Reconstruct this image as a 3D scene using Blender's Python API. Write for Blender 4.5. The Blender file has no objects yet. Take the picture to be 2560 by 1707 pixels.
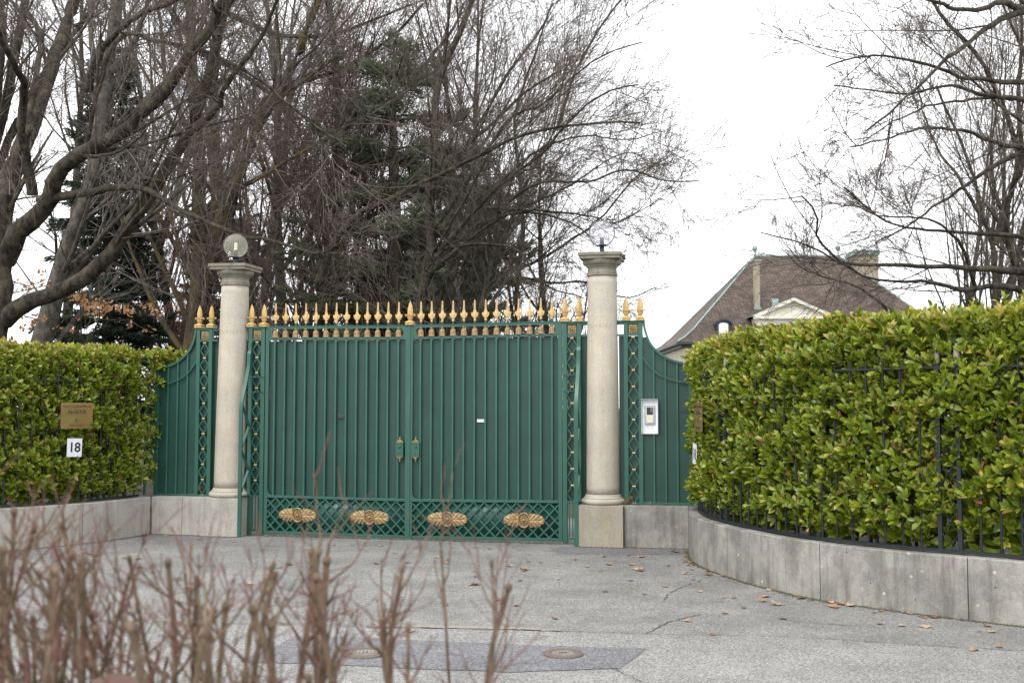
import bpy, math, random
import numpy as np
from mathutils import Vector, Matrix

# ------------------------------------------------------------------ camera, world, sun
SC = bpy.context.scene
COL = SC.collection
R = math.radians
EYE, FPX = 1.65, 2702.0
PITCH = math.atan(163 / FPX)
cam_d = bpy.data.cameras.new('camera')
cam = bpy.data.objects.new('camera', cam_d)
COL.objects.link(cam)
cam.location = (0, 0, EYE)
cam.rotation_euler = (R(90) + PITCH, 0, 0)
cam_d.sensor_width = 36.0
cam_d.lens = FPX / 2560 * 36.0
cam_d.clip_start, cam_d.clip_end = 0.05, 3000
cam_d.dof.use_dof = True
cam_d.dof.focus_distance = 13.0
cam_d.dof.aperture_fstop = 4.5
SC.camera = cam

SUN_EL, SUN_AZ = R(52), R(215)           # azimuth clockwise from +Y: behind the camera, to its left
W = bpy.data.worlds.new('World')
SC.world = W
W.use_nodes = True
nt = W.node_tree
nt.nodes.clear()
sky = nt.nodes.new('ShaderNodeTexSky')
sky.sky_type = 'NISHITA'
sky.sun_disc = False
sky.sun_elevation = SUN_EL
sky.sun_rotation = SUN_AZ
sky.air_density = 1.0
sky.dust_density = 4.0
hs = nt.nodes.new('ShaderNodeHueSaturation')
hs.inputs['Saturation'].default_value = 0.25
mx = nt.nodes.new('ShaderNodeMix')
mx.data_type = 'RGBA'
mx.inputs['Factor'].default_value = 0.8      # closed overcast: mostly even white cloud
mx.inputs['B'].default_value = (9.6, 9.75, 10.0, 1)
bg = nt.nodes.new('ShaderNodeBackground')
bg.inputs['Strength'].default_value = 0.12
wo = nt.nodes.new('ShaderNodeOutputWorld')
nt.links.new(sky.outputs[0], hs.inputs['Color'])
nt.links.new(hs.outputs[0], mx.inputs['A'])
nt.links.new(mx.outputs['Result'], bg.inputs['Color'])
nt.links.new(bg.outputs[0], wo.inputs[0])
sun_d = bpy.data.lights.new('sun', 'SUN')
sun_d.energy = 0.9
sun_d.angle = R(24)
sun_d.color = (1, 0.965, 0.91)
sun = bpy.data.objects.new('sun', sun_d)
COL.objects.link(sun)
sv = Vector((math.sin(SUN_AZ) * math.cos(SUN_EL), math.cos(SUN_AZ) * math.cos(SUN_EL), math.sin(SUN_EL)))
sun.rotation_euler = sv.to_track_quat('Z', 'Y').to_euler()
sun.location = (-10, -10, 30)
SC.view_settings.view_transform = 'Standard'
SC.view_settings.look = 'None'
SC.view_settings.exposure = 0.98
SC.view_settings.gamma = 1.0
SC.cycles.max_bounces = 6
SC.cycles.transparent_max_bounces = 12
SC.cycles.caustics_reflective = False
SC.cycles.caustics_refractive = False

# ------------------------------------------------------------------ frames and helpers
Z0 = 0.05                                     # level of the asphalt
GA = R(-12.39)                                # direction of the gate line
GO = (1.0654, 12.7046)                        # foot of the right column
GD = (math.cos(GA), math.sin(GA))
GN = (-math.sin(GA), math.cos(GA))
UL = -4.745                                   # left column along the gate line
UM = UL / 2


def G(u, v, z=0.0):
    return (GO[0] + u * GD[0] + v * GN[0], GO[1] + u * GD[1] + v * GN[1], z)


def at(px, py, Y):
    """world point at distance Y along the ray of photo pixel (2560 px wide)"""
    c, s = math.cos(PITCH), math.sin(PITCH)
    x, y = (px - 1280) / FPX, -(py - 853.5) / FPX
    d = (x, c - y * s, s + y * c)
    t = Y / d[1]
    return (t * d[0], Y, EYE + t * d[2])


def tag(o, label=None, cat=None, group=None, kind=None):
    if label: o['label'] = label
    if cat: o['category'] = cat
    if group: o['group'] = group
    if kind: o['kind'] = kind
    return o


def thing(name, label, cat, loc=(0, 0, 0), rz=0.0, group=None):
    o = bpy.data.objects.new(name, None)
    o.empty_display_size = 0.1
    COL.objects.link(o)
    o.location = loc
    o.rotation_euler = (0, 0, rz)
    return tag(o, label, cat, group)


def copy_tree(o, parent=None):
    c = o.copy()
    COL.objects.link(c)
    c.parent = parent
    for ch in list(o.children):
        copy_tree(ch, c)
    return c


def link(name, me, mat, parent=None, smooth=False, bevel=0, loc=None):
    o = bpy.data.objects.new(name, me)
    COL.objects.link(o)
    for m in (mat if isinstance(mat, (list, tuple)) else [mat]):
        me.materials.append(m)
    if smooth:
        me.polygons.foreach_set('use_smooth', np.ones(len(me.polygons), dtype=bool))
    if parent is not None:
        o.parent = parent
    if loc is not None:
        o.location = loc
    if bevel:
        b = o.modifiers.new('bevel', 'BEVEL')
        b.width = bevel
        b.segments = 2
        b.limit_method = 'ANGLE'
    return o


class MB:
    def __init__(s):
        s.v, s.f, s.m = [], [], []

    def add(s, vs, fs, mi=0):
        n = len(s.v)
        s.v += [tuple(p) for p in vs]
        s.f += [tuple(i + n for i in f) for f in fs]
        s.m += [mi] * len(fs)
        return s

    def box(s, x0, x1, y0, y1, z0, z1, mi=0, M=None):
        vs = [(x, y, z) for z in (z0, z1) for y in (y0, y1) for x in (x0, x1)]
        if M is not None: vs = [tuple(M @ Vector(p)) for p in vs]
        return s.add(vs, [(0, 2, 3, 1), (4, 5, 7, 6), (0, 1, 5, 4), (2, 6, 7, 3), (0, 4, 6, 2), (1, 3, 7, 5)], mi)

    def bar(s, a, b, w, d, up=(0, 1, 0), mi=0):
        """straight flat bar from a to b: width w across, depth d along `up`"""
        a, b = Vector(a), Vector(b)
        t = (b - a).normalized()
        u = Vector(up)
        u = (u - t * u.dot(t)).normalized()
        c = t.cross(u)
        vs = []
        for p in (a, b):
            for i, j in ((-1, -1), (1, -1), (1, 1), (-1, 1)):
                vs.append(p + c * (w / 2 * i) + u * (d / 2 * j))
        return s.add(vs, [(3, 2, 1, 0), (4, 5, 6, 7), (0, 1, 5, 4), (1, 2, 6, 5), (2, 3, 7, 6), (3, 0, 4, 7)], mi)

    def sweep(s, pts, w, d, axis=(0, 1, 0), mi=0):
        """strip of rectangular section along pts that lie in the plane square to axis"""
        P = [Vector(p) for p in pts]
        ax = Vector(axis)
        vs, fs = [], []
        for i, p in enumerate(P):
            t = (P[min(i + 1, len(P) - 1)] - P[max(i - 1, 0)]).normalized()
            c = t.cross(ax).normalized()
            for a, b in ((-1, -1), (1, -1), (1, 1), (-1, 1)):
                vs.append(p + c * (w / 2 * a) + ax * (d / 2 * b))
        for i in range(len(P) - 1):
            for k in range(4):
                a, b = i * 4 + k, i * 4 + (k + 1) % 4
                fs.append((a, b, b + 4, a + 4))
        n = len(vs) - 4
        fs += [(3, 2, 1, 0), (n, n + 1, n + 2, n + 3)]
        return s.add(vs, fs, mi)

    def lathe(s, prof, n=32, c=(0, 0, 0), mod=None, mi=0):
        vs, fs = [], []
        for r, z in prof:
            for k in range(n):
                a = 2 * math.pi * k / n
                rr = r * (mod(a, z) if mod else 1)
                vs.append((c[0] + rr * math.cos(a), c[1] + rr * math.sin(a), c[2] + z))
        for i in range(len(prof) - 1):
            for k in range(n):
                a, b = i * n + k, i * n + (k + 1) % n
                fs.append((a, b, b + n, a + n))
        fs.append(tuple(reversed(range(n))))
        fs.append(tuple(range((len(prof) - 1) * n, len(prof) * n)))
        return s.add(vs, fs, mi)

    def loft(s, rings, mi=0, caps=True):
        n = len(rings[0])
        vs = [p for r in rings for p in r]
        fs = []
        for i in range(len(rings) - 1):
            for k in range(n):
                a, b = i * n + k, i * n + (k + 1) % n
                fs.append((a, b, b + n, a + n))
        if caps:
            fs.append(tuple(reversed(range(n))))
            fs.append(tuple(range((len(rings) - 1) * n, len(rings) * n)))
        return s.add(vs, fs, mi)

    def tube(s, pts, r, n=8, mi=0):
        P = [Vector(p) for p in pts]
        rs = r if isinstance(r, (list, tuple)) else [r] * len(P)
        ref = Vector((0.31, 0.52, 0.79))
        rings = []
        for i, p in enumerate(P):
            t = (P[min(i + 1, len(P) - 1)] - P[max(i - 1, 0)]).normalized()
            a = t.cross(ref).normalized()
            b = t.cross(a)
            rings.append([p + (a * math.cos(2 * math.pi * k / n) + b * math.sin(2 * math.pi * k / n)) * rs[i] for k in range(n)])
        return s.loft(rings, mi)

    def prism(s, poly, y0, y1, mi=0):
        """polygon of (x, z) points pushed from y0 to y1"""
        n = len(poly)
        vs = [(x, y0, z) for x, z in poly] + [(x, y1, z) for x, z in poly]
        fs = [tuple(range(n)), tuple(range(2 * n - 1, n - 1, -1))]
        fs += [((k + 1) % n, k, k + n, (k + 1) % n + n) for k in range(n)]
        return s.add(vs, fs, mi)

    def grid(s, nx, ny, fn, mi=0):
        vs = [fn(i / nx, j / ny) for j in range(ny + 1) for i in range(nx + 1)]
        fs = [(j * (nx + 1) + i, j * (nx + 1) + i + 1, (j + 1) * (nx + 1) + i + 1, (j + 1) * (nx + 1) + i) for j in range(ny) for i in range(nx)]
        return s.add(vs, fs, mi)

    def mesh(s, name):
        me = bpy.data.meshes.new(name)
        me.from_pydata(s.v, [], s.f)
        if any(s.m): me.polygons.foreach_set('material_index', np.array(s.m, dtype=np.int32))
        me.update()
        return me

    def build(s, name, mat, parent=None, **k):
        return link(name, s.mesh(name), mat, parent, **k)


def np_mesh(name, V, F, mi=None):
    """V (n,3), F (m,k) all faces the same size"""
    V = np.ascontiguousarray(V, dtype=np.float32)
    F = np.ascontiguousarray(F, dtype=np.int32)
    me = bpy.data.meshes.new(name)
    me.vertices.add(len(V))
    me.vertices.foreach_set('co', V.ravel())
    k = F.shape[1]
    me.loops.add(F.size)
    me.loops.foreach_set('vertex_index', F.ravel())
    me.polygons.add(len(F))
    me.polygons.foreach_set('loop_start', np.arange(0, F.size, k, dtype=np.int32))
    me.polygons.foreach_set('loop_total', np.full(len(F), k, dtype=np.int32))
    if mi is not None: me.polygons.foreach_set('material_index', mi.astype(np.int32))
    me.update(calc_edges=True)
    return me


def catmull(pts, per=8):
    P = [np.array(p, float) for p in pts]
    P = [2 * P[0] - P[1]] + P + [2 * P[-1] - P[-2]]
    out = []
    for i in range(1, len(P) - 2):
        a, b, c, d = P[i - 1], P[i], P[i + 1], P[i + 2]
        for k in range(per):
            t = k / per
            out.append(0.5 * ((2 * b) + (-a + c) * t + (2 * a - 5 * b + 4 * c - d) * t * t + (-a + 3 * b - 3 * c + d) * t ** 3))
    out.append(P[-2])
    return np.array(out)


def resample(P, n):
    P = np.asarray(P, float)
    L = np.r_[0, np.cumsum(np.linalg.norm(np.diff(P, axis=0), axis=1))]
    t = np.linspace(0, L[-1], n)
    return np.stack([np.interp(t, L, P[:, k]) for k in range(P.shape[1])], 1)


# ------------------------------------------------------------------ materials
class Mat:
    def __init__(s, name, rough=0.6, metal=0.0, spec=0.5):
        s.m = bpy.data.materials.new(name)
        s.m.use_nodes = True
        s.t = s.m.node_tree
        s.b = s.t.nodes['Principled BSDF']
        s.b.inputs['Roughness'].default_value = rough
        s.b.inputs['Metallic'].default_value = metal
        s.b.inputs['Specular IOR Level'].default_value = spec

    def n(s, kind, **k):
        x = s.t.nodes.new(kind)
        for a, b in k.items():
            if a in x.inputs and not hasattr(x, a): x.inputs[a].default_value = b
            else: setattr(x, a, b)
        return x

    def l(s, a, b): s.t.links.new(a, b)

    def coord(s, scale=(1, 1, 1), kind='Object'):
        tc = s.n('ShaderNodeTexCoord')
        mp = s.n('ShaderNodeMapping')
        mp.inputs['Scale'].default_value = scale
        s.l(tc.outputs[kind], mp.inputs[0])
        return mp.outputs[0]

    def noise(s, scale, detail=4, rough=0.6, vec=None):
        x = s.n('ShaderNodeTexNoise')
        x.inputs['Scale'].default_value = scale
        x.inputs['Detail'].default_value = detail
        x.inputs['Roughness'].default_value = rough
        if vec is None: vec = s.coord()
        s.l(vec, x.inputs['Vector'])
        return x.outputs['Fac']

    def ramp(s, fac, stops):
        x = s.n('ShaderNodeValToRGB')
        e = x.color_ramp.elements
        while len(e) < len(stops): e.new(0.5)
        for el, (p, c) in zip(e, stops):
            el.position = p
            el.color = tuple(c) + (1,) if len(c) == 3 else c
        s.l(fac, x.inputs[0])
        return x.outputs[0]

    def mix(s, a, b, fac, mode='MIX'):
        x = s.n('ShaderNodeMix', data_type='RGBA', blend_type=mode)
        for v, key in ((a, 'A'), (b, 'B')):
            if isinstance(v, tuple): x.inputs[key].default_value = v + (1,) if len(v) == 3 else v
            else: s.l(v, x.inputs[key])
        if isinstance(fac, (int, float)): x.inputs['Factor'].default_value = fac
        else: s.l(fac, x.inputs['Factor'])
        return x.outputs['Result']

    def color(s, c):
        if isinstance(c, tuple): s.b.inputs['Base Color'].default_value = c + (1,)
        else: s.l(c, s.b.inputs['Base Color'])
        return s

    def bump(s, h, strength=0.3, dist=0.01):
        x = s.n('ShaderNodeBump')
        x.inputs['Strength'].default_value = strength
        x.inputs['Distance'].default_value = dist
        s.l(h, x.inputs['Height'])
        s.l(x.outputs[0], s.b.inputs['Normal'])
        return s


G3 = lambda v: (v, v, v)
MT = {}


def mk_materials():
    # painted steel of the gate
    def paint(name, base, rough):
        m = Mat(name, rough, 0, 0.4)
        n = m.noise(2.2, 5, 0.6)
        c = m.ramp(n, [(0.3, tuple(x * 0.86 for x in base)), (0.7, tuple(x * 1.12 for x in base))])
        dn = m.noise(14, 6, 0.7, m.coord((1, 1, 0.12)))
        d = m.ramp(dn, [(0.55, (0, 0, 0)), (0.8, (0.35,) * 3)])
        m.color(m.mix(c, tuple(x * 1.5 + 0.015 for x in base), d))
        r = m.ramp(m.noise(6, 4), [(0.3, G3(rough - 0.06)), (0.7, G3(rough + 0.1))])
        m.l(r, m.b.inputs['Roughness'])
        m.bump(m.noise(9, 3), 0.05, 0.01)
        return m.m
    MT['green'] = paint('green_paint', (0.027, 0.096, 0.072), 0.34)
    MT['green_shaded'] = paint('green_paint_shaded', (0.014, 0.056, 0.042), 0.36)  # same gate green, darkened: dimmer light on the sheets put into the colour
    MT['black'] = paint('dark_iron_paint', (0.012, 0.017, 0.02), 0.45)
    # old gilding
    m = Mat('gilding', 0.45, 0.25, 0.5)
    n = m.noise(38, 5, 0.65)
    m.color(m.ramp(n, [(0.3, (0.42, 0.26, 0.09)), (0.55, (0.62, 0.43, 0.17)), (0.75, (0.70, 0.54, 0.28))]))
    m.bump(m.noise(120, 3), 0.15, 0.003)
    MT['gold'] = m.m
    m = Mat('dull_gilding', 0.6, 0.15, 0.5)
    n = m.noise(30, 5, 0.65)
    m.color(m.ramp(n, [(0.3, (0.15, 0.10, 0.045)), (0.55, (0.34, 0.235, 0.11)), (0.75, (0.44, 0.335, 0.19))]))
    m.bump(m.noise(120, 3), 0.2, 0.003)
    MT['dull_gold'] = m.m

    # pale cut stone
    def stone(name, a, b, dark, streak, grey=0.0, pit=0.5):
        m = Mat(name, 0.85, 0, 0.3)
        c = m.ramp(m.noise(2.4, 9, 0.72), [(0.38, a), (0.62, b)])
        blot = m.ramp(m.noise(4.5, 8, 0.7, m.coord((1, 1, 0.6))), [(0.48, (0, 0, 0)), (0.66, (0.6,) * 3)])
        c = m.mix(c, dark, blot)
        st = m.ramp(m.noise(9, 5, 0.7, m.coord((1.3, 1.3, 0.11))), [(0.48, (0, 0, 0)), (0.72, G3(streak))])
        c = m.mix(c, tuple(x * 0.62 for x in dark), st)
        fine = m.noise(90, 5, 0.75)
        f = m.ramp(fine, [(0.36, (0.68,) * 3), (0.64, (1.2,) * 3)])
        c = m.mix(c, f, 0.7, 'MULTIPLY')
        pn = m.n('ShaderNodeTexVoronoi')
        pn.inputs['Scale'].default_value = 11
        m.l(m.coord(), pn.inputs['Vector'])
        pm = m.ramp(pn.outputs['Distance'], [(0.06, (1, 1, 1)), (0.10, (0, 0, 0))])
        pk = m.ramp(m.noise(3.7, 2), [(0.5, (0, 0, 0)), (0.56, G3(pit))])
        pf = m.mix(pm, pk, 1.0, 'MULTIPLY')
        c = m.mix(c, (0.05, 0.045, 0.04), pf)
        v2 = m.n('ShaderNodeTexVoronoi')
        v2.inputs['Scale'].default_value = 8
        mp2 = m.coord((1.2, 0.9, 1.1))
        m.l(mp2, v2.inputs['Vector'])
        w1 = m.ramp(v2.outputs['Distance'], [(0.08, (1, 1, 1)), (0.13, (0, 0, 0))])
        w2 = m.ramp(m.noise(2.9, 2), [(0.52, (0, 0, 0)), (0.58, G3(pit * 0.7))])
        c = m.mix(c, (0.55, 0.54, 0.48), m.mix(w1, w2, 1.0, 'MULTIPLY'))
        m.color(c)
        m.bump(m.mix(fine, m.noise(14, 4), 0.5), 0.35, 0.006)
        return m.m
    MT['shaft'] = stone('pale_limestone', (0.41, 0.385, 0.335), (0.51, 0.46, 0.375), (0.48, 0.39, 0.275), 0.36)
    MT['capital'] = stone('weathered_limestone', (0.19, 0.18, 0.15), (0.30, 0.28, 0.22), (0.15, 0.125, 0.075), 0.7)
    MT['plinth'] = stone('ochre_limestone', (0.29, 0.275, 0.235), (0.37, 0.335, 0.265), (0.31, 0.25, 0.16), 0.45)
    MT['wall'] = stone('grey_wall_stone', (0.20, 0.195, 0.18), (0.36, 0.345, 0.31), (0.14, 0.125, 0.11), 0.75, pit=1.0)
    MT['wall_pale'] = stone('pale_wall_stone', (0.34, 0.325, 0.295), (0.44, 0.42, 0.375), (0.27, 0.24, 0.20), 0.5)
    m = Mat('incised_letters', 0.9)
    m.color((0.2, 0.17, 0.125))
    MT['letters'] = m.m
    m = Mat('joint', 0.95)
    m.color((0.06, 0.055, 0.045))
    MT['joint'] = m.m

    # asphalt
    def asphalt(name, lo, hi, scale, dk):
        m = Mat(name, 0.9, 0, 0.25)
        v = m.coord()
        g = m.noise(scale, 3, 0.8, v)
        c = m.ramp(g, [(0.34, lo), (0.5, tuple((a + b) / 2 for a, b in zip(lo, hi))), (0.66, hi)])
        vo = m.n('ShaderNodeTexVoronoi')
        vo.inputs['Scale'].default_value = scale * 1.1
        m.l(v, vo.inputs['Vector'])
        chips = m.ramp(vo.outputs['Color'], [(0.1, G3(0.55)), (0.9, G3(1.45))])
        c = m.mix(c, chips, 0.8, 'MULTIPLY')
        big = m.ramp(m.noise(1.3, 8, 0.72, v), [(0.34, G3(dk)), (0.66, G3(1.12))])
        c = m.mix(c, big, 1.0, 'MULTIPLY')
        m.color(c)
        m.bump(m.mix(g, vo.outputs['Distance'], 0.5), 0.8, 0.006)
        return m
    MT['asphalt'] = asphalt('fine_worn_asphalt', (0.10, 0.098, 0.095), (0.34, 0.335, 0.32), 92, 0.68).m
    MT['road'] = asphalt('coarse_pale_asphalt', (0.10, 0.098, 0.095), (0.37, 0.365, 0.35), 76, 0.78).m
    MT['patch'] = asphalt('dark_asphalt_patch', (0.07, 0.07, 0.075), (0.24, 0.24, 0.25), 80, 0.86).m
    m = Mat('grit', 0.95)
    m.color(m.ramp(m.noise(60, 4, 0.8), [(0.35, (0.03, 0.026, 0.02)), (0.7, (0.13, 0.11, 0.085))]))
    MT['grit'] = m.m
    m = Mat('soil', 0.95)
    m.color(m.ramp(m.noise(25, 6, 0.8), [(0.4, (0.008, 0.006, 0.004)), (0.62, (0.045, 0.034, 0.022))]))
    MT['soil'] = m.m
    m = Mat('crack', 0.95)
    m.color((0.045, 0.043, 0.04))
    MT['crack'] = m.m
    m = Mat('moss', 0.95)
    m.color(m.ramp(m.noise(30, 4, 0.8), [(0.35, (0.05, 0.04, 0.02)), (0.6, (0.10, 0.10, 0.025)), (0.8, (0.19, 0.16, 0.06))]))
    MT['moss'] = m.m
    m = Mat('rusty_iron', 0.7, 0.3)
    m.color(m.ramp(m.noise(40, 4, 0.7), [(0.3, (0.09, 0.07, 0.06)), (0.7, (0.20, 0.15, 0.125))]))
    MT['iron'] = m.m
    m = Mat('manhole_fill', 0.9)
    m.color(m.ramp(m.noise(60, 4, 0.7), [(0.3, (0.11, 0.10, 0.08)), (0.7, (0.22, 0.20, 0.165))]))
    MT['manfill'] = m.m
    m = Mat('lawn', 0.95)
    m.color(m.ramp(m.noise(3, 6, 0.7), [(0.3, (0.03, 0.028, 0.014)), (0.7, (0.05, 0.065, 0.02))]))
    MT['lawn'] = m.m

    # foliage: each leaf (mesh island) takes its own tint
    def leafm(name, cols, rough=0.35, trans=0.35, spec=0.5):
        m = Mat(name, rough, 0, spec)
        geo = m.n('ShaderNodeNewGeometry')
        n = len(cols)
        c = m.ramp(geo.outputs['Random Per Island'], [(i / max(1, n - 1), q) for i, q in enumerate(cols)])
        v = m.ramp(m.noise(25, 3, 0.6), [(0.3, G3(0.85)), (0.7, G3(1.12))])
        c = m.mix(c, v, 0.7, 'MULTIPLY')
        m.color(c)
        tr = m.n('ShaderNodeBsdfTranslucent')
        m.l(m.mix(c, (1.0, 1.0, 0.35), 0.35, 'MULTIPLY'), tr.inputs['Color'])
        ms = m.n('ShaderNodeMixShader')
        ms.inputs[0].default_value = trans
        out = m.t.nodes['Material Output']
        m.l(m.b.outputs[0], ms.inputs[1])
        m.l(tr.outputs[0], ms.inputs[2])
        m.l(ms.outputs[0], out.inputs['Surface'])
        return m.m
    MT['laurel'] = leafm('laurel_leaf', [(0.075, 0.125, 0.010), (0.165, 0.225, 0.016), (0.24, 0.30, 0.022), (0.10, 0.165, 0.012), (0.32, 0.355, 0.034), (0.18, 0.25, 0.018)], 0.28, 0.28)
    MT['laurel_yellow'] = leafm('yellowing_laurel_leaf', [(0.34, 0.33, 0.05), (0.46, 0.38, 0.07), (0.28, 0.33, 0.05), (0.52, 0.38, 0.11), (0.36, 0.39, 0.07)], 0.35, 0.32)
    MT['laurel_brown'] = leafm('dead_laurel_leaf', [(0.20, 0.08, 0.025), (0.30, 0.14, 0.06), (0.12, 0.05, 0.02)], 0.6, 0.2)
    MT['dry_leaf'] = leafm('dry_brown_leaf', [(0.34, 0.17, 0.075), (0.46, 0.27, 0.13), (0.24, 0.11, 0.05), (0.5, 0.34, 0.2), (0.30, 0.15, 0.07)], 0.7, 0.2, 0.2)
    MT['beech_leaf'] = leafm('pale_orange_leaf', [(0.42, 0.21, 0.10), (0.55, 0.33, 0.18), (0.36, 0.15, 0.06), (0.58, 0.40, 0.25)], 0.6, 0.4, 0.2)
    MT['fir'] = leafm('dark_fir_needles', [(0.030, 0.048, 0.038), (0.052, 0.074, 0.056), (0.040, 0.058, 0.042), (0.066, 0.086, 0.064)], 0.6, 0.3, 0.3)
    MT['cedar'] = leafm('cedar_needles', [(0.15, 0.185, 0.13), (0.21, 0.25, 0.165), (0.17, 0.21, 0.155), (0.25, 0.285, 0.185)], 0.6, 0.35, 0.3)
    MT['ivy'] = leafm('ivy_leaf', [(0.04, 0.05, 0.012), (0.07, 0.08, 0.02), (0.1, 0.1, 0.03)], 0.4, 0.2)
    MT['green_leaf'] = leafm('fresh_green_leaf', [(0.05, 0.10, 0.02), (0.04, 0.09, 0.015)], 0.35, 0.3)
    MT['plum_leaf'] = leafm('plum_brown_leaf', [(0.13, 0.07, 0.05), (0.2, 0.12, 0.1)], 0.5, 0.3)

    def bark(name, a, b, lich, lam, scale=3.0, rough=0.9):
        m = Mat(name, rough, 0, 0.25)
        v = m.coord((1, 1, 0.35))
        n = m.noise(scale * 4, 6, 0.7, v)
        c = m.ramp(n, [(0.40, a), (0.62, b)])
        l = m.ramp(m.noise(scale * 1.6, 8, 0.75), [(0.48, (0, 0, 0)), (0.62, G3(lam))])
        c = m.mix(c, lich, l)
        m.color(c)
        m.bump(n, 0.6, 0.03)
        return m.m
    MT['bark'] = bark('grey_brown_bark', (0.010, 0.008, 0.007), (0.060, 0.049, 0.038), (0.11, 0.10, 0.06), 0.6)
    MT['bark_grey'] = bark('smooth_grey_bark', (0.026, 0.022, 0.019), (0.095, 0.082, 0.068), (0.15, 0.145, 0.12), 0.5)
    MT['bark_lichen'] = bark('lichened_bark', (0.032, 0.026, 0.019), (0.095, 0.080, 0.058), (0.15, 0.10, 0.018), 0.7, 1.2)
    MT['bark_dark'] = bark('dark_bark', (0.022, 0.019, 0.017), (0.055, 0.047, 0.04), (0.07, 0.065, 0.03), 0.4)
    MT['twig'] = bark('twig_bark', (0.066, 0.050, 0.040), (0.15, 0.118, 0.096), (0.18, 0.165, 0.15), 0.5)
    MT['twig_grey'] = bark('grey_twig_bark', (0.085, 0.074, 0.068), (0.20, 0.178, 0.163), (0.27, 0.26, 0.25), 0.6)
    MT['twig_red'] = bark('red_brown_twig_bark', (0.15, 0.075, 0.066), (0.29, 0.155, 0.135), (0.18, 0.11, 0.10), 0.3)
    MT['stem'] = bark('pruned_stem_bark', (0.10, 0.068, 0.045), (0.27, 0.195, 0.135), (0.13, 0.115, 0.06), 0.5, 14)
    MT['shoot'] = bark('red_shoot_bark', (0.12, 0.042, 0.036), (0.25, 0.11, 0.088), (0.25, 0.16, 0.11), 0.6, 14, 0.6)
    MT['hedge_stem'] = bark('hedge_stem_bark', (0.03, 0.022, 0.015), (0.08, 0.06, 0.04), (0.05, 0.05, 0.02), 0.4)

    # plates and boxes
    m = Mat('brass', 0.38, 0.75)
    m.color(m.ramp(m.noise(5, 3, 0.6, m.coord((1, 1, 3))), [(0.3, (0.24, 0.165, 0.055)), (0.7, (0.33, 0.235, 0.09))]))
    MT['brass'] = m.m
    for k, c, r in (('white', (0.72, 0.74, 0.78), 0.45), ('ink', (0.012, 0.012, 0.014), 0.5), ('engraved', (0.055, 0.04, 0.018), 0.6),
                    ('silver', (0.36, 0.36, 0.38), 0.4), ('cream', (0.68, 0.63, 0.50), 0.5), ('screen', (0.012, 0.011, 0.01), 0.12),
                    ('navy', (0.018, 0.025, 0.05), 0.5), ('bulb', (0.72, 0.70, 0.55), 0.35), ('red', (0.4, 0.03, 0.03), 0.5),
                    ('slate', (0.028, 0.036, 0.042), 0.5), ('spear_grey', (0.30, 0.26, 0.23), 0.5),
                    ('shadow_gap', (0.01, 0.012, 0.012), 0.9), ('grey_text', (0.3, 0.3, 0.34), 0.6)):
        mm = Mat(k + '_material', r)
        n = mm.noise(20, 4, 0.6)
        mm.color(mm.mix(c, tuple(x * 0.82 for x in c), mm.ramp(n, [(0.4, (0, 0, 0)), (0.8, (1, 1, 1))])))
        MT[k] = mm.m

    # glass of the lamps: thin shell, mostly clear, with a dusty film
    def glass(name, film, amount, tint):
        m = Mat(name)
        m.t.nodes.remove(m.b)
        out = m.t.nodes['Material Output']
        tr = m.n('ShaderNodeBsdfTransparent')
        tr.inputs[0].default_value = tint + (1,)
        gl = m.n('ShaderNodeBsdfGlossy')
        gl.inputs['Roughness'].default_value = 0.08
        df = m.n('ShaderNodeBsdfDiffuse')
        df.inputs[0].default_value = film + (1,)
        lw = m.n('ShaderNodeLayerWeight')
        lw.inputs[0].default_value = 0.08
        tl = m.n('ShaderNodeBsdfTranslucent')
        tl.inputs[0].default_value = film + (1,)
        a0 = m.n('ShaderNodeMixShader')
        a0.inputs[0].default_value = 0.5
        m.l(df.outputs[0], a0.inputs[1])
        m.l(tl.outputs[0], a0.inputs[2])
        a = m.n('ShaderNodeMixShader')
        nz = m.noise(5, 3, 0.5)
        am = m.ramp(nz, [(0.3, G3(amount * 0.85)), (0.7, G3(amount * 1.15))])
        m.l(am, a.inputs[0])
        m.l(tr.outputs[0], a.inputs[1])
        m.l(a0.outputs[0], a.inputs[2])
        b = m.n('ShaderNodeMixShader')
        m.l(lw.outputs['Fresnel'], b.inputs[0])
        m.l(a.outputs[0], b.inputs[1])
        m.l(gl.outputs[0], b.inputs[2])
        m.l(b.outputs[0], out.inputs['Surface'])
        return m.m
    MT['globe_milky'] = glass('dusty_glass', (0.86, 0.85, 0.74), 0.22, (0.97, 0.97, 0.92))
    MT['globe_clear'] = glass('clear_glass', (0.95, 0.95, 1.0), 0.17, (0.98, 0.98, 1.0))

    # house
    m = Mat('roof_tiles', 0.85, 0, 0.3)
    tc = m.n('ShaderNodeTexCoord')
    sp = m.n('ShaderNodeSeparateXYZ')
    m.l(tc.outputs['Object'], sp.inputs[0])
    ad = m.n('ShaderNodeMath', operation='ADD')
    m.l(sp.outputs['X'], ad.inputs[0])
    m.l(sp.outputs['Y'], ad.inputs[1])
    cb = m.n('ShaderNodeCombineXYZ')
    m.l(ad.outputs[0], cb.inputs[0])
    m.l(sp.outputs['Z'], cb.inputs[1])
    br = m.n('ShaderNodeTexBrick')
    br.inputs['Scale'].default_value = 1.0
    br.inputs['Brick Width'].default_value = 0.26
    br.inputs['Row Height'].default_value = 0.155
    br.inputs['Mortar Size'].default_value = 0.022
    br.inputs['Mortar Smooth'].default_value = 0.3
    br.inputs['Color1'].default_value = (0.080, 0.059, 0.047, 1)
    br.inputs['Color2'].default_value = (0.148, 0.118, 0.100, 1)
    br.inputs['Mortar'].default_value = (0.045, 0.037, 0.034, 1)
    m.l(cb.outputs[0], br.inputs['Vector'])
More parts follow.
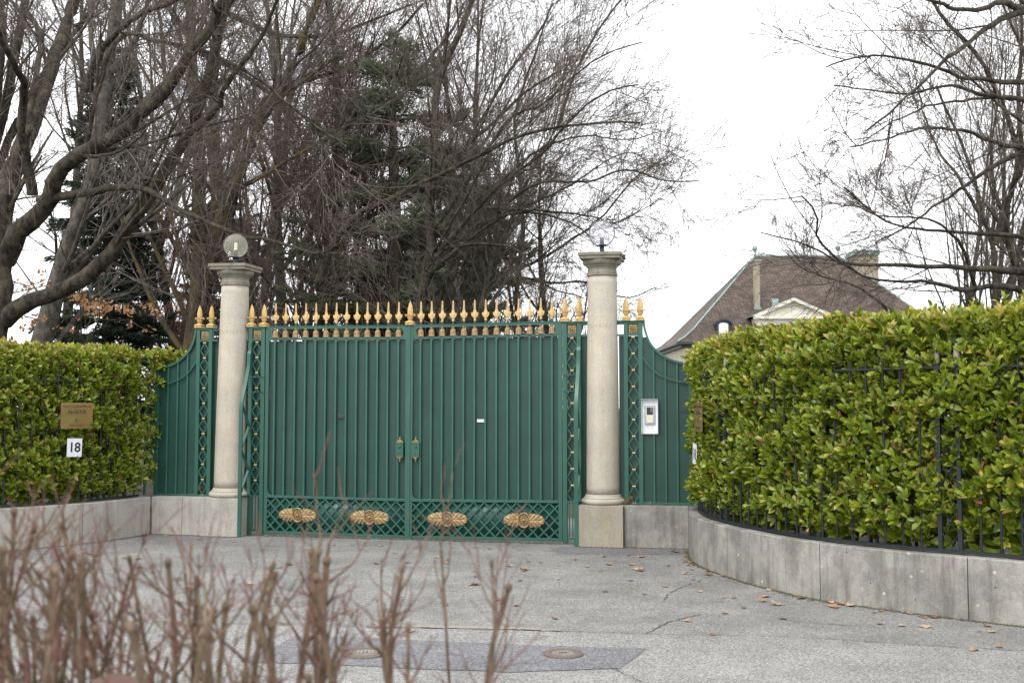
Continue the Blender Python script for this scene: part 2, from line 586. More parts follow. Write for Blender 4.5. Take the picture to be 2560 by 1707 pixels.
    big = m.ramp(m.noise(0.55, 5, 0.65), [(0.35, (0.74, 0.72, 0.72)), (0.7, (1.25, 1.18, 1.12))])
    m.color(m.mix(br.outputs['Color'], big, 1.0, 'MULTIPLY'))
    MT['tiles'] = m.m
    for k, a, b, s in (('copper', (0.19, 0.265, 0.25), (0.29, 0.37, 0.36), 2.5), ('render', (0.46, 0.42, 0.33), (0.56, 0.52, 0.43), 1.2),
                       ('cream_wall', (0.62, 0.59, 0.50), (0.72, 0.69, 0.61), 1.0), ('chimney', (0.24, 0.20, 0.14), (0.34, 0.29, 0.22), 1.5)):
        m = Mat(k + '_surface', 0.8)
        m.color(m.ramp(m.noise(s, 5, 0.65), [(0.3, a), (0.7, b)]))
        MT[k] = m.m


mk_materials()
rnd = random.Random(7)

# ------------------------------------------------------------------ ground
def flat(name, poly, z, mat, kind='structure'):
    me = bpy.data.meshes.new(name)
    me.from_pydata([(x, y, z) for x, y in poly], [], [tuple(range(len(poly)))])
    me.update()
    if me.polygons[0].normal.z < 0: me.flip_normals()
    o = link(name, me, mat)
    o['kind'] = kind
    return o


def jag(pts, step, amp, r):
    """polyline with an uneven edge"""
    P = [Vector((x, y)) for x, y in pts]
    out = []
    for a, b in zip(P, P[1:]):
        n = max(1, int((b - a).length / step))
        for k in range(n):
            q = a.lerp(b, k / n)
            out.append((q.x + r.uniform(-amp, amp), q.y + r.uniform(-amp, amp)))
    out.append(tuple(P[-1]))
    return out


rg = random.Random(3)
flat('lawn', [(-400, 14.5), (400, 14.5), (400, 900), (-400, 900)], 0.035, MT['lawn'])
flat('lawn_verge', [(-400, 8), (-400, 14.5), (400, 14.5), (400, 8)], 0.03, MT['lawn'])
flat('driveway', [(-30, 4), (30, 4), (30, 10), (9, 13.5), (-0.5, 16), (-3, 16), (-9, 14.5), (-30, 10)], Z0, MT['asphalt'])
front = jag([(-30, 9.6), (-6, 8.35), (0.0, 7.86), (0.92, 7.71), (1.96, 7.6), (3.34, 7.17), (6, 6.6), (30, 4.0)], 0.18, 0.03, rg)
flat('road', [(30, -12), (-30, -12)] + front, Z0 + 0.004, MT['road'])
patch = jag([(0.88, 7.25), (0.0, 7.38), (-0.98, 7.57), (-1.5, 7.64), (-1.7, 6.9), (-1.0, 6.78), (0, 6.61), (0.66, 6.71), (0.88, 7.25)], 0.14, 0.012, rg)
flat('asphalt_patch', patch[:-1], Z0 + 0.008, MT['patch'])
# pale brown washed sand lying along the joint
sand = jag([(-1.1, 7.96), (-0.3, 7.90), (0.35, 7.80), (0.3, 7.87), (-0.2, 7.98), (-0.9, 8.04), (-1.1, 7.96)], 0.1, 0.02, rg)
ms = Mat('washed_sand', 0.95)
ms.color(ms.ramp(ms.noise(70, 3, 0.8), [(0.35, (0.14, 0.125, 0.105)), (0.65, (0.36, 0.32, 0.275))]))
flat('sand_trace', sand[:-1], Z0 + 0.007, ms.m)


flat('asphalt_patch', jag([G(-0.55, -0.75)[:2], G(-0.2, -0.95)[:2], G(0.3, -0.85)[:2], G(0.98, -0.6)[:2], G(0.98, -0.23)[:2], G(0.3, -0.28)[:2], G(-0.45, -0.32)[:2], G(-0.55, -0.75)[:2]], 0.09, 0.035, rg)[:-1], Z0 + 0.002, MT['patch'])
flat('asphalt_patch', jag([G(-5.75, -0.35)[:2], G(-5.55, -0.85)[:2], G(-5.0, -0.8)[:2], G(-4.7, -0.55)[:2], G(-4.8, -0.28)[:2], G(-5.6, -0.24)[:2], G(-5.75, -0.35)[:2]], 0.09, 0.03, rg)[:-1], Z0 + 0.002, MT['patch'])


def cracks():
    mb = MB()

    def line(pts, w, z):
        q = jag(pts, 0.035, 0.012, rg)
        for i, (a, b) in enumerate(zip(q, q[1:])):
            if rg.random() < 0.16: continue
            ww = w * rg.uniform(0.35, 1.3)
            d = Vector((b[0] - a[0], b[1] - a[1]))
            if d.length < 1e-5: continue
            n = Vector((-d.y, d.x)).normalized() * ww / 2
            mb.add([(a[0] + n.x, a[1] + n.y, z), (a[0] - n.x, a[1] - n.y, z), (b[0] - n.x, b[1] - n.y, z), (b[0] + n.x, b[1] + n.y, z)], [(0, 1, 2, 3)])
    line([(x, y + 0.01) for x, y in ((-3.2, 8.2), (0.0, 7.86), (0.92, 7.71), (1.96, 7.6), (3.34, 7.17), (6, 6.6))], 0.009, Z0 + 0.0085)
    line([(0.95, 7.74), (1.15, 8.15), (1.45, 8.45)], 0.01, Z0 + 0.005)
    line([(1.22, 8.9), (1.35, 9.4), (1.5, 9.7), (1.75, 10.1)], 0.009, Z0 + 0.005)
    line([(1.6, 9.0), (2.0, 8.95)], 0.009, Z0 + 0.005)
    line([(2.1, 8.2), (2.5, 8.0)], 0.01, Z0 + 0.005)
    line([(0.6, 6.75), (0.75, 6.4), (0.95, 6.1)], 0.008, Z0 + 0.0095)
    line([(1.0, 10.4), (1.5, 10.35)], 0.008, Z0 + 0.005)
    o = mb.build('asphalt_cracks', MT['crack'])
    o['kind'] = 'structure'


cracks()

# ------------------------------------------------------------------ low walls along the drive
R_UV = [(1.0, -0.12), (1.01, -0.5), (1.05, -0.95), (1.14, -1.38), (1.275, -1.75), (1.485, -2.2), (1.87, -2.82), (2.22, -3.2), (2.69, -3.55), (3.25, -3.86), (3.65, -4.06), (4.6, -4.45), (6.0, -4.9), (8.0, -5.4), (11.0, -6.0)]
L_UV = [(-5.72, -0.20), (-5.80, -0.75), (-5.95, -1.25), (-6.2, -1.72), (-6.43, -2.1), (-6.85, -2.7), (-7.4, -3.3), (-8.2, -3.9), (-9.5, -4.5), (-12, -5.4)]
RC = resample(catmull([G(u, v)[:2] for u, v in R_UV]), 260)
LC = resample(catmull([G(u, v)[:2] for u, v in L_UV]), 200)
WZ = 0.52


def side_normals(C, sgn):
    t = np.gradient(C, axis=0)
    t /= np.linalg.norm(t, axis=1)[:, None]
    return np.stack([-t[:, 1], t[:, 0]], 1) * sgn     # pointing away from the drive


RN_ = side_normals(RC, 1)
LN_ = side_normals(LC, -1)


def arc_len(C): return np.r_[0, np.cumsum(np.linalg.norm(np.diff(C, axis=0), axis=1))]


def nearest_s(C, uv):
    p = np.array(G(*uv)[:2])
    return arc_len(C)[np.argmin(np.linalg.norm(C - p, axis=1))]


def curve_at(C, N, s):
    L = arc_len(C)
    return (np.array([np.interp(s, L, C[:, k]) for k in range(2)]), np.array([np.interp(s, L, N[:, k]) for k in range(2)]))


def curved_wall(C, N, cuts, name, label, mats, thick=0.30):
    root = thing(name, label, 'garden wall', (C[0][0], C[0][1], Z0))
    o3 = np.array([C[0][0], C[0][1], Z0])
    for i, (a, b) in enumerate(zip(cuts, cuts[1:])):
        mb = MB()
        n = max(2, int((b - a) / 0.07))
        rings = []
        for s in np.linspace(a + 0.004, b - 0.004, n):
            p, q = curve_at(C, N, s)
            dz = 0.002 * math.sin(i * 2.3)
            sec = [(0, -0.1), (0, WZ - 0.008 - Z0 + dz), (0.008, WZ - Z0 + dz), (thick, WZ - Z0 + dz), (thick, -0.1)]
            rings.append([(p[0] + q[0] * d - o3[0], p[1] + q[1] * d - o3[1], z) for d, z in sec])
        mb.loft(rings)
        mb.build('wall_block', mats[i % len(mats)], root)
    # dark mortar inside the joints
    mb = MB()
    for s in cuts[1:-1]:
        p, q = curve_at(C, N, s)
        t = np.array([-q[1], q[0]])
        a = p + q * 0.012 - o3[:2]
        b = p + q * (thick - 0.01) - o3[:2]
        w = t * 0.005
        mb.add([(a[0] - w[0], a[1] - w[1], 0), (a[0] + w[0], a[1] + w[1], 0), (b[0] + w[0], b[1] + w[1], 0), (b[0] - w[0], b[1] - w[1], 0),
                (a[0] - w[0], a[1] - w[1], WZ - Z0 - 0.006), (a[0] + w[0], a[1] + w[1], WZ - Z0 - 0.006), (b[0] + w[0], b[1] + w[1], WZ - Z0 - 0.006), (b[0] - w[0], b[1] - w[1], WZ - Z0 - 0.006)],
               [(0, 1, 2, 3), (4, 5, 6, 7), (0, 1, 5, 4), (1, 2, 6, 5), (2, 3, 7, 6), (3, 0, 4, 7)])
    mb.build('mortar_joint', MT['joint'], root)
    return root


rs = [0.0, nearest_s(RC, (1.49, -2.15)), nearest_s(RC, (2.22, -3.2)), nearest_s(RC, (3.29, -3.86))]
rs += [rs[-1] + 1.25, rs[-1] + 2.5, rs[-1] + 3.8, arc_len(RC)[-1]]
curved_wall(RC, RN_, rs, 'curved_wall', 'long curved low grey stone wall under the right hedge and iron fence', [MT['wall']])
ls = [0.0, nearest_s(LC, (-5.96, -1.25)), nearest_s(LC, (-5.96, -1.25)) + 1.25, nearest_s(LC, (-5.96, -1.25)) + 2.6, arc_len(LC)[-1]]
curved_wall(LC, LN_, ls, 'curved_wall', 'pale low curved stone wall under the left hedge', [MT['wall_pale']])


def short_wall(u0, u1, cuts, label, mat):
    root = thing('short_wall', label, 'garden wall', G((u0 + u1) / 2, 0, Z0), GA)
    c = (u0 + u1) / 2
    xs = [u0] + cuts + [u1]
    for a, b in zip(xs, xs[1:]):
        MB().box(a - c + 0.002, b - c - 0.002, -0.20, 0.16, -0.1, WZ - Z0).build('wall_block', mat, root, bevel=0.006)
    return root


short_wall(0.262, 0.995, [], 'short low grey stone wall between the right column and the curved wall', MT['wall'])
short_wall(-5.70, UL - 0.262, [-5.28], 'short low pale stone wall between the left hedge and the left column', MT['wall_pale'])

def soil_bed(C, N, name):
    a = C + N * 0.28
    b = C[::-6] + N[::-6] * 4.0
    P = [tuple(p) for p in a[::4]] + [tuple(p) for p in b[:3]] + [(a[0][0] + (3.5 if a[0][0] > 0 else -3.5), 17.5), (a[0][0], 17.5)]
    me = bpy.data.meshes.new(name)
    me.from_pydata([(x, y, 0.44) for x, y in P], [], [tuple(range(len(P)))])
    me.update()
    if me.polygons[0].normal.z < 0: me.flip_normals()
    link(name, me, MT['soil'])['kind'] = 'structure'


soil_bed(RC, RN_, 'soil_bed')
soil_bed(LC, LN_, 'soil_bed')

# ------------------------------------------------------------------ columns
def text_mesh(txt, size, extrude=0.002, align='CENTER', spacing=1.0, offset=0.0):
    cu = bpy.data.curves.new('lettering', 'FONT')
    cu.body = txt
    cu.size = size
    cu.extrude = extrude
    cu.align_x = align
    cu.align_y = 'CENTER'
    cu.space_character = spacing
    cu.offset = offset
    cu.resolution_u = 4
    ob = bpy.data.objects.new('lettering_source', cu)
    COL.objects.link(ob)
    bpy.context.view_layer.update()
    dg = bpy.context.evaluated_depsgraph_get()
    me = bpy.data.meshes.new_from_object(ob.evaluated_get(dg))
    me.materials.clear()
    bpy.data.objects.remove(ob)
    bpy.data.curves.remove(cu)
    return me


def shaft_r(z):
    t = max(0.0, (z - 0.636) / (3.18 - 0.636))
    return 0.194 - 0.024 * t ** 1.5


def column(u, label, lean=0.0, plinth='plinth'):
    root = thing('stone_column', label, 'column', G(u, 0, Z0), GA)
    root.rotation_euler = (0, lean, GA)
    z = -Z0
    MB().box(-0.26, 0.26, -0.26, 0.26, -0.1, 0.522 + z).build('plinth', MT[plinth], root, bevel=0.006)
    base = MB()
    prof = [(0.235, 0.523)]
    for k in range(9):
        a = -math.pi / 2 + math.pi * k / 8
        prof.append((0.222 + 0.032 * math.cos(a), 0.556 + 0.033 * math.sin(a)))
    prof += [(0.226, 0.590), (0.226, 0.600), (0.214, 0.604), (0.206, 0.616), (0.206, 0.628), (0.197, 0.636)]
    base.lathe([(r, h + z) for r, h in prof], 48)
    base.build('base', MT['shaft'], root, smooth=True)
    sh = [(shaft_r(0.636 + (3.18 - 0.636) * k / 30), 0.636 + (3.18 - 0.636) * k / 30 + z) for k in range(31)]
    MB().lathe(sh, 64).build('shaft', MT['shaft'], root, smooth=True)
    cap = MB()
    pr = [(0.172, 3.180), (0.183, 3.184), (0.187, 3.194), (0.183, 3.204), (0.177, 3.208), (0.184, 3.214), (0.184, 3.222), (0.172, 3.228),
          (0.171, 3.285), (0.186, 3.290), (0.186, 3.300), (0.192, 3.304)]
    for k in range(7):
        a = k / 6 * math.pi / 2
        pr.append((0.194 + 0.036 * math.sin(a), 3.306 + 0.058 * (1 - math.cos(a)) + 0.004))
    cap.lathe([(r, h + z) for r, h in pr], 96, mod=lambda a, zz: 1 + (0.018 * math.cos(24 * a) if 3.312 < zz - z < 3.36 else 0))
    cap.build('capital', MT['capital'], root, smooth=True)
    ab = MB()
    ab.box(-0.238, 0.238, -0.238, 0.238, 3.372 + z, 3.408 + z)
    ab.box(-0.252, 0.252, -0.252, 0.252, 3.4085 + z, 3.446 + z)
    ab.build('abacus', MT['capital'], root, bevel=0.005)
    # name cut round the shaft, facing the drive
    me = text_mesh('TOVRNAY', 0.070, 0.0015, spacing=1.25, offset=-0.002)
    co = np.empty(len(me.vertices) * 3, dtype=np.float32)
    me.vertices.foreach_get('co', co)
    co = co.reshape(-1, 3)
    zt = 2.585
    r = shaft_r(zt) + 0.0006
    ang = -math.pi / 2 + co[:, 0] / r
    rr = r + np.where(co[:, 2] > 0, 0.0006, -0.004)
    out = np.stack([rr * np.cos(ang), rr * np.sin(ang), co[:, 1] + zt + z], 1)
    me.vertices.foreach_set('co', out.astype(np.float32).ravel())
    me.update()
    link('inscription', me, MT['letters'], root)
    return root


column(0, 'round stone column with a clear globe lamp, right of the green gate')
column(UL, 'round stone column with a yellowish globe lamp, left of the green gate', R(0.75), 'wall_pale')


def globe_lamp(p, label, glass, bulb, r=0.156):
    root = thing('globe_lamp', label, 'lamp', p, GA)
    MB().lathe([(0.026, 0), (0.026, 0.10)], 16).build('stem', MT['navy'], root, smooth=True)
    MB().lathe([(0.03, 0.100), (0.066, 0.102), (0.070, 0.108), (0.05, 0.116), (0.026, 0.122)], 24).build('collar', MT['slate'], root, smooth=True)
    MB().lathe([(0.024, 0.122), (0.024, 0.195)], 16).build('lamp_holder', MT['slate'], root, smooth=True)
    if bulb:
        b = MB()
        for x in (-0.010, 0.010):
            b.lathe([(0.009, 0.195), (0.010, 0.2), (0.010, 0.285), (0.006, 0.294)], 10, (x, 0, 0))
        b.lathe([(0.021, 0.195), (0.021, 0.215)], 14)
        b.build('bulb', MT['bulb'], root, smooth=True)
    g = MB()
    cz = 0.112 + r * 0.90
    g.lathe([(r * math.sin(math.pi - a), cz + r * math.cos(math.pi - a)) for a in np.linspace(0.45, math.pi - 0.02, 26)], 48)
    g.build('globe', glass, root, smooth=True)
    return root


globe_lamp(G(0, 0, 3.446), 'clear glass globe lamp on top of the right column', MT['globe_clear'], False)
globe_lamp(G(UL + 0.04, 0, 3.446), 'yellowish glass globe lamp with a pale bulb on the left column', MT['globe_milky'], True)
# little junction box and wire tied at the corner of the right capital
jb = thing('junction_box', 'small grey junction box at the corner of the right column capital', 'box', G(0.262, -0.14, 3.395), GA)
MB().box(0.0, 0.03, -0.03, 0.03, -0.025, 0.02).build('box', MT['slate'], jb, bevel=0.003)
w = MB()
w.tube([(0.012, -0.04, 0.05), (0.0, -0.06, 0.01), (-0.03, -0.07, -0.05), (-0.075, -0.03, -0.09), (-0.075, 0.02, -0.2), (-0.083, 0.06, -0.42)], 0.004, 6)
w.build('wire', MT['spear_grey'], jb, smooth=True)

# ------------------------------------------------------------------ gate ironwork
def diamond_ring(hw, hd, x, y, z): return [(x - hw, y, z), (x, y - hd, z), (x + hw, y, z), (x, y + hd, z)]


def spear_mesh():
    mb = MB()
    mb.lathe([(0.010, 0.0), (0.010, 0.034)], 10, mi=1)
    mb.lathe([(0.013, 0.032), (0.016, 0.036), (0.016, 0.046), (0.012, 0.050), (0.010, 0.055)], 12)
    prof = [(0.010, 0.054), (0.016, 0.066), (0.030, 0.083), (0.040, 0.100), (0.0445, 0.118), (0.0465, 0.134), (0.030, 0.128), (0.020, 0.146),
            (0.0145, 0.170), (0.0115, 0.200), (0.0100, 0.235), (0.0095, 0.272), (0.006, 0.284), (0.001, 0.290)]
    depth = [0.010, 0.011, 0.013, 0.014, 0.0145, 0.0145, 0.0145, 0.0135, 0.0120, 0.0105, 0.0095, 0.0085, 0.006, 0.001]
    mb.loft([diamond_ring(hw, d, 0, 0, z) for (hw, z), d in zip(prof, depth)])
    return mb.mesh('spear_finial')


def tassel_mesh():
    mb = MB()
    mb.lathe([(0.012, 0.118), (0.020, 0.114), (0.021, 0.108), (0.013, 0.103), (0.011, 0.098)][::-1], 16)
    prof = [(0.034, 0.0), (0.0345, 0.010), (0.033, 0.03), (0.031, 0.052), (0.030, 0.070), (0.026, 0.084), (0.018, 0.094), (0.010, 0.098)]
    mb.lathe(prof, 40, mod=lambda a, z: 1 + 0.10 * math.cos(10 * a) * min(1.0, (0.096 - z) / 0.03) + 0.03 * math.sin(z * 700 + 2.0 * math.cos(10 * a)))
    return mb.mesh('tassel')


def finial_mesh():
    mb = MB()

    def sq(h, z): return [(-h, -h, z), (h, -h, z), (h, h, z), (-h, h, z)]
    mb.loft([sq(0.050, 0.0), sq(0.050, 0.012), sq(0.040, 0.016), sq(0.050, 0.022), sq(0.052, 0.030), sq(0.034, 0.044), sq(0.020, 0.052), sq(0.022, 0.058)])
    mb.lathe([(0.020, 0.058), (0.030, 0.075), (0.037, 0.095), (0.040, 0.112), (0.030, 0.118)], 8)
    mb.lathe([(0.034, 0.110), (0.046, 0.113), (0.048, 0.122), (0.040, 0.128), (0.030, 0.130)], 20)
    for a in range(4):                                       # curled lips of the collar
        M = Matrix.Rotation(a * math.pi / 2, 4, 'Z')
        pts = [M @ Vector((x, 0, z)) for x, z in ((0.040, 0.121), (0.056, 0.124), (0.063, 0.118), (0.060, 0.109), (0.053, 0.110))]
        mb.tube(pts, [0.008, 0.008, 0.0075, 0.006, 0.004], 8)
    blade = [(0.030, 0.128), (0.034, 0.140), (0.0355, 0.160), (0.034, 0.185), (0.029, 0.215), (0.021, 0.245), (0.012, 0.268), (0.004, 0.283), (0.001, 0.287)]
    rings = []
    for h, z in blade:
        ring = []
        for k in range(8):
            a = k * math.pi / 4
            rr = h * (1.0 if k % 2 == 0 else 0.80)
            ring.append((rr * math.cos(a), rr * math.sin(a), z))
        rings.append(ring)
    mb.loft(rings)
    return mb.mesh('finial')


def rosette_mesh(h=0.052):
    mb = MB()
    mb.box(-h, h, 0.0, 0.012, -h, h)
    for k in range(4):
        a = k * math.pi / 2
        for q in (0, 1):
            cx, cz = math.cos(a + q * math.pi / 4), math.sin(a + q * math.pi / 4)
            L = h * (0.88 if q == 0 else 1.05)
            w = h * (0.34 if q == 0 else 0.26)
            rings = []
            for t, ww, dd in ((0.18, 0.3, 0.6), (0.4, 0.9, 1.0), (0.7, 1.05, 0.9), (1.0, 0.35, 0.4)):
                c = Vector((cx * L * t, 0, cz * L * t))
                s = Vector((-cz, 0, cx)) * w * ww
                y = -0.016 * dd
                rings.append([c - s, c + Vector((0, y, 0)), c + s, c + Vector((0, 0.004, 0))])
            mb.loft(rings)
    mb.v = [(x, y, z) for x, y, z in mb.v]
    rings = []
    for rr, y in ((0.20, 0.0), (0.20, -0.014), (0.12, -0.022), (0.02, -0.024)):
        rings.append([(h * rr * math.cos(i * math.pi / 6), y, h * rr * math.sin(i * math.pi / 6)) for i in range(12)])
    mb.loft(rings)
    return mb.mesh('rosette')


def ornament_mesh():
    """oval flower with a fluted palm leaf on either side"""
    mb = MB()
    a, b = 0.074, 0.089

    def ell(fx, y, off=0): return [(fx * a * math.cos(i * math.pi / 18) + 0, y, fx * b * math.sin(i * math.pi / 18)) for i in range(36)]
    mb.loft([ell(1.0, 0.004), ell(1.06, -0.010), ell(1.0, -0.024), ell(0.90, -0.026), ell(0.84, -0.014), ell(0.80, -0.006), ell(0.02, -0.004)])
    for k in range(14):
        t = k * 2 * math.pi / 14
        c, s = math.cos(t), math.sin(t)
        rings = []
        for f, w, y in ((0.20, 0.10, -0.016), (0.40, 0.16, -0.022), (0.62, 0.17, -0.020), (0.78, 0.05, -0.010)):
            cc = Vector((a * f * c, 0, b * f * s))
            tt = Vector((-s * a, 0, c * b)) * w * 1.0
            rings.append([cc - tt + Vector((0, -0.004, 0)), cc + Vector((0, y, 0)), cc + tt + Vector((0, -0.004, 0)), cc + Vector((0, 0.0, 0))])
        mb.loft(rings)
    rr = [[(a * f * math.cos(i * math.pi / 7), y, b * f * math.sin(i * math.pi / 7)) for i in range(14)] for f, y in ((0.26, -0.006), (0.26, -0.024), (0.14, -0.034), (0.02, -0.037))]
    mb.loft(rr)
    for sgn in (-1, 1):
        def fn(i, j):
            # i from the oval to the tip, j across
            L = 0.068 + 0.182 * i
            half = 0.080 * math.sqrt(max(0.0, 1 - i ** 2.2)) + 0.002
            q = (j - 0.5) * 2
            flute = math.cos(26 * (i * 0.9 - 0.35 * abs(q) ** 0.8) + 0.3)
            edge = 1 + 0.05 * flute * abs(q) ** 3
            y = -0.004 - 0.020 * (1 - abs(q) ** 2.2) * (1 - 0.4 * i) - 0.0055 * flute * (0.35 + abs(q)) + 0.008 * math.exp(-(q / 0.09) ** 2)
            return (sgn * L, min(y, -0.001), q * half * edge)
        mb.grid(40, 24, fn)
        mb.grid(6, 6, lambda i, j: (sgn * (0.068 + 0.17 * i), 0.002, (j - 0.5) * 2 * 0.07 * math.sqrt(max(0, 1 - i ** 2))))
    return mb.mesh('palm_ornament')


SPEAR, TASSEL, FINIAL, ROSETTE, ORN = spear_mesh(), tassel_mesh(), finial_mesh(), rosette_mesh(), ornament_mesh()
for me_, ms_ in ((SPEAR, [MT['gold'], MT['green']]), (TASSEL, [MT['dull_gold']]), (FINIAL, [MT['gold']]), (ROSETTE, [MT['dull_gold']]), (ORN, [MT['dull_gold']])):
    for m_ in ms_: me_.materials.append(m_)
for me_ in (TASSEL, ORN): me_.polygons.foreach_set('use_smooth', np.ones(len(me_.polygons), dtype=bool))


def put(name, me, parent, loc, rot=None, scale=None):
    o = bpy.data.objects.new(name, me)
    COL.objects.link(o)
    o.parent = parent
    o.location = loc
    if rot: o.rotation_euler = rot
    if scale: o.scale = scale
    return o


BEAD = MB()
BEAD.lathe([(0.010, -0.019), (0.013, -0.017), (0.013, -0.006), (0.010, -0.004), (0.010, 0.004), (0.013, 0.006), (0.013, 0.017), (0.010, 0.019)], 10)
BEAD.v = [(z, y, x) for x, y, z in BEAD.v]
BEADM = BEAD.mesh('bead')
BEADM.materials.append(MT['gold'])


def lattice_strip(root, u0, u1, ztop, n, pitch, y):
    """column of open diamonds between two posts, with a gilt bead at every knot"""
    c = (u0 + u1) / 2
    hw = (u1 - u0) / 2 + 0.003
    mb = MB()
    for k in range(n):
        za, zb = ztop - k * pitch, ztop - (k + 1) * pitch
        zm = (za + zb) / 2
        for sg in (-1, 1):
            mb.sweep([(c + sg * 0.006, y, za - 0.006), (c + sg * hw * 0.5, y, (za + zm) / 2), (c + sg * hw, y, zm), (c + sg * hw * 0.5, y, (zb + zm) / 2), (c + sg * 0.006, y, zb + 0.006)], 0.015, 0.016)
    mb.build('diamond_lattice', MT['green'], root)
    for k in range(n + 1): put('bead', BEADM, root, (c, y - 0.006, ztop - k * pitch), scale=(1.0, 0.85, 0.8))


def gate_pier(sgn, label):
    """slim lattice pier; local x runs away from the gate opening"""
    ur = -0.364 if sgn > 0 else UL + 0.364
    root = thing('gate_pier', label, 'gate pier', G(ur, 0, 0), GA)
    X = lambda x: x * sgn            # x > 0 towards the column

    def bx(mb, x0, x1, *r): mb.box(min(X(x0), X(x1)), max(X(x0), X(x1)), *r)
    p = MB()
    bx(p, -0.109, -0.057, -0.03, 0.03, Z0 - 0.02, 2.64)
    p.build('post', MT['green'], root, bevel=0.003)
    p = MB()
    bx(p, 0.063, 0.111, -0.03, 0.03, Z0 - 0.02, 2.64)
    p.build('post', MT['green'], root, bevel=0.003)
    c = MB()
    bx(c, -0.125, 0.205, -0.04, 0.04, 2.6405, 2.658)
    c.build('cross_rail', MT['green'], root, bevel=0.002)
    c = MB()
    bx(c, -0.0565, 0.0625, -0.024, 0.024, 2.618, 2.640)
    c.build('cross_rail', MT['green'], root, bevel=0.002)
    c = MB()
    bx(c, -0.0565, 0.0625, -0.024, 0.024, 2.480, 2.505)
    c.build('cross_rail', MT['green'], root, bevel=0.002)
    c = MB()
    bx(c, 0.1115, 0.185, -0.022, 0.022, 2.612, 2.640)
    c.build('cross_rail', MT['green'], root, bevel=0.002)
    c = MB()
    bx(c, 0.1115, 0.185, -0.022, 0.022, 2.478, 2.500)
    c.build('cross_rail', MT['green'], root, bevel=0.002)
    c = MB()
    bx(c, -0.0565, 0.0625, -0.026, 0.026, 0.525, 0.548)
    c.build('cross_rail', MT['green'], root, bevel=0.002)
    c = MB()
    bx(c, -0.0565, 0.0625, -0.026, 0.026, 0.100, 0.122)
    c.build('cross_rail', MT['green'], root, bevel=0.002)
    b = MB()
    bx(b, -0.0565, 0.0625, 0.006, 0.012, 2.5055, 2.6175)
    b.build('box_back', MT['green_shaded'], root)
    s = MB()
    bx(s, -0.0565, 0.19, 0.030, 0.034, 0.53, 2.478)
    s.build('back_sheet', MT['green_shaded'], root)
    s = MB()
    for x in (-0.035, 0.003, 0.040): bx(s, x - 0.006, x + 0.006, -0.012, 0.010, 0.1225, 0.5245)
    s.build('low_bars', MT['green'], root)
    put('rosette', ROSETTE, root, (X(0.003), -0.012, 2.5615), scale=(0.96, 1, 0.96))
    for x in (-0.082, 0.088): put('finial', FINIAL, root, (X(x), 0, 2.6585))
    lattice_strip(root, X(-0.057), X(0.063), 2.462, 10, 0.1925, -0.008)
    # stay: a flat bar that leaves the outer post, bows out towards the road and stands on the ground
    bt = MB()
    xo = X(0.087)
    path = catmull([(xo, -0.036, 2.46), (xo, -0.038, 2.36), (xo, -0.058, 2.31), (xo, -0.062, 2.25), (xo, -0.075, 2.14), (xo, -0.15, 1.93), (xo, -0.225, 1.76), (xo, -0.255, 1.66), (xo, -0.262, 1.5), (xo, -0.262, 0.9), (xo, -0.262, Z0 - 0.01)], 6)
    bt.sweep([tuple(q) for q in path], 0.022, 0.046, (1, 0, 0))
    bt.build('stay', MT['green'], root, bevel=0.002)
    z_ = MB()
    for (ya, za), (yb, zb) in (((-0.245, 1.70), (-0.04, 1.40)), ((-0.04, 1.40), (-0.25, 1.13)), ((-0.25, 1.13), (-0.04, 0.86)), ((-0.04, 0.86), (-0.25, 0.58))):
        z_.bar((xo, ya, za), (xo, yb, zb), 0.012, 0.030, (1, 0, 0))
    z_.bar((xo, -0.250, 0.54), (xo, -0.031, 0.54), 0.022, 0.030, (1, 0, 0))
    z_.build('brace', MT['green'], root)
    for zz, ya in ((2.02, -0.112), (1.83, -0.190)):
        q = MB()
        q.tube([(X(-0.085), -0.031, zz), (X(-0.083), ya, zz), (X(0.064), ya, zz)], 0.006, 6)
        q.build('tie_rod', MT['green'], root, smooth=True)
    return root


gate_pier(1, 'slim green lattice gate pier with two gilt finials, beside the right column')
gate_pier(-1, 'slim green lattice gate pier with two gilt finials, beside the left column')


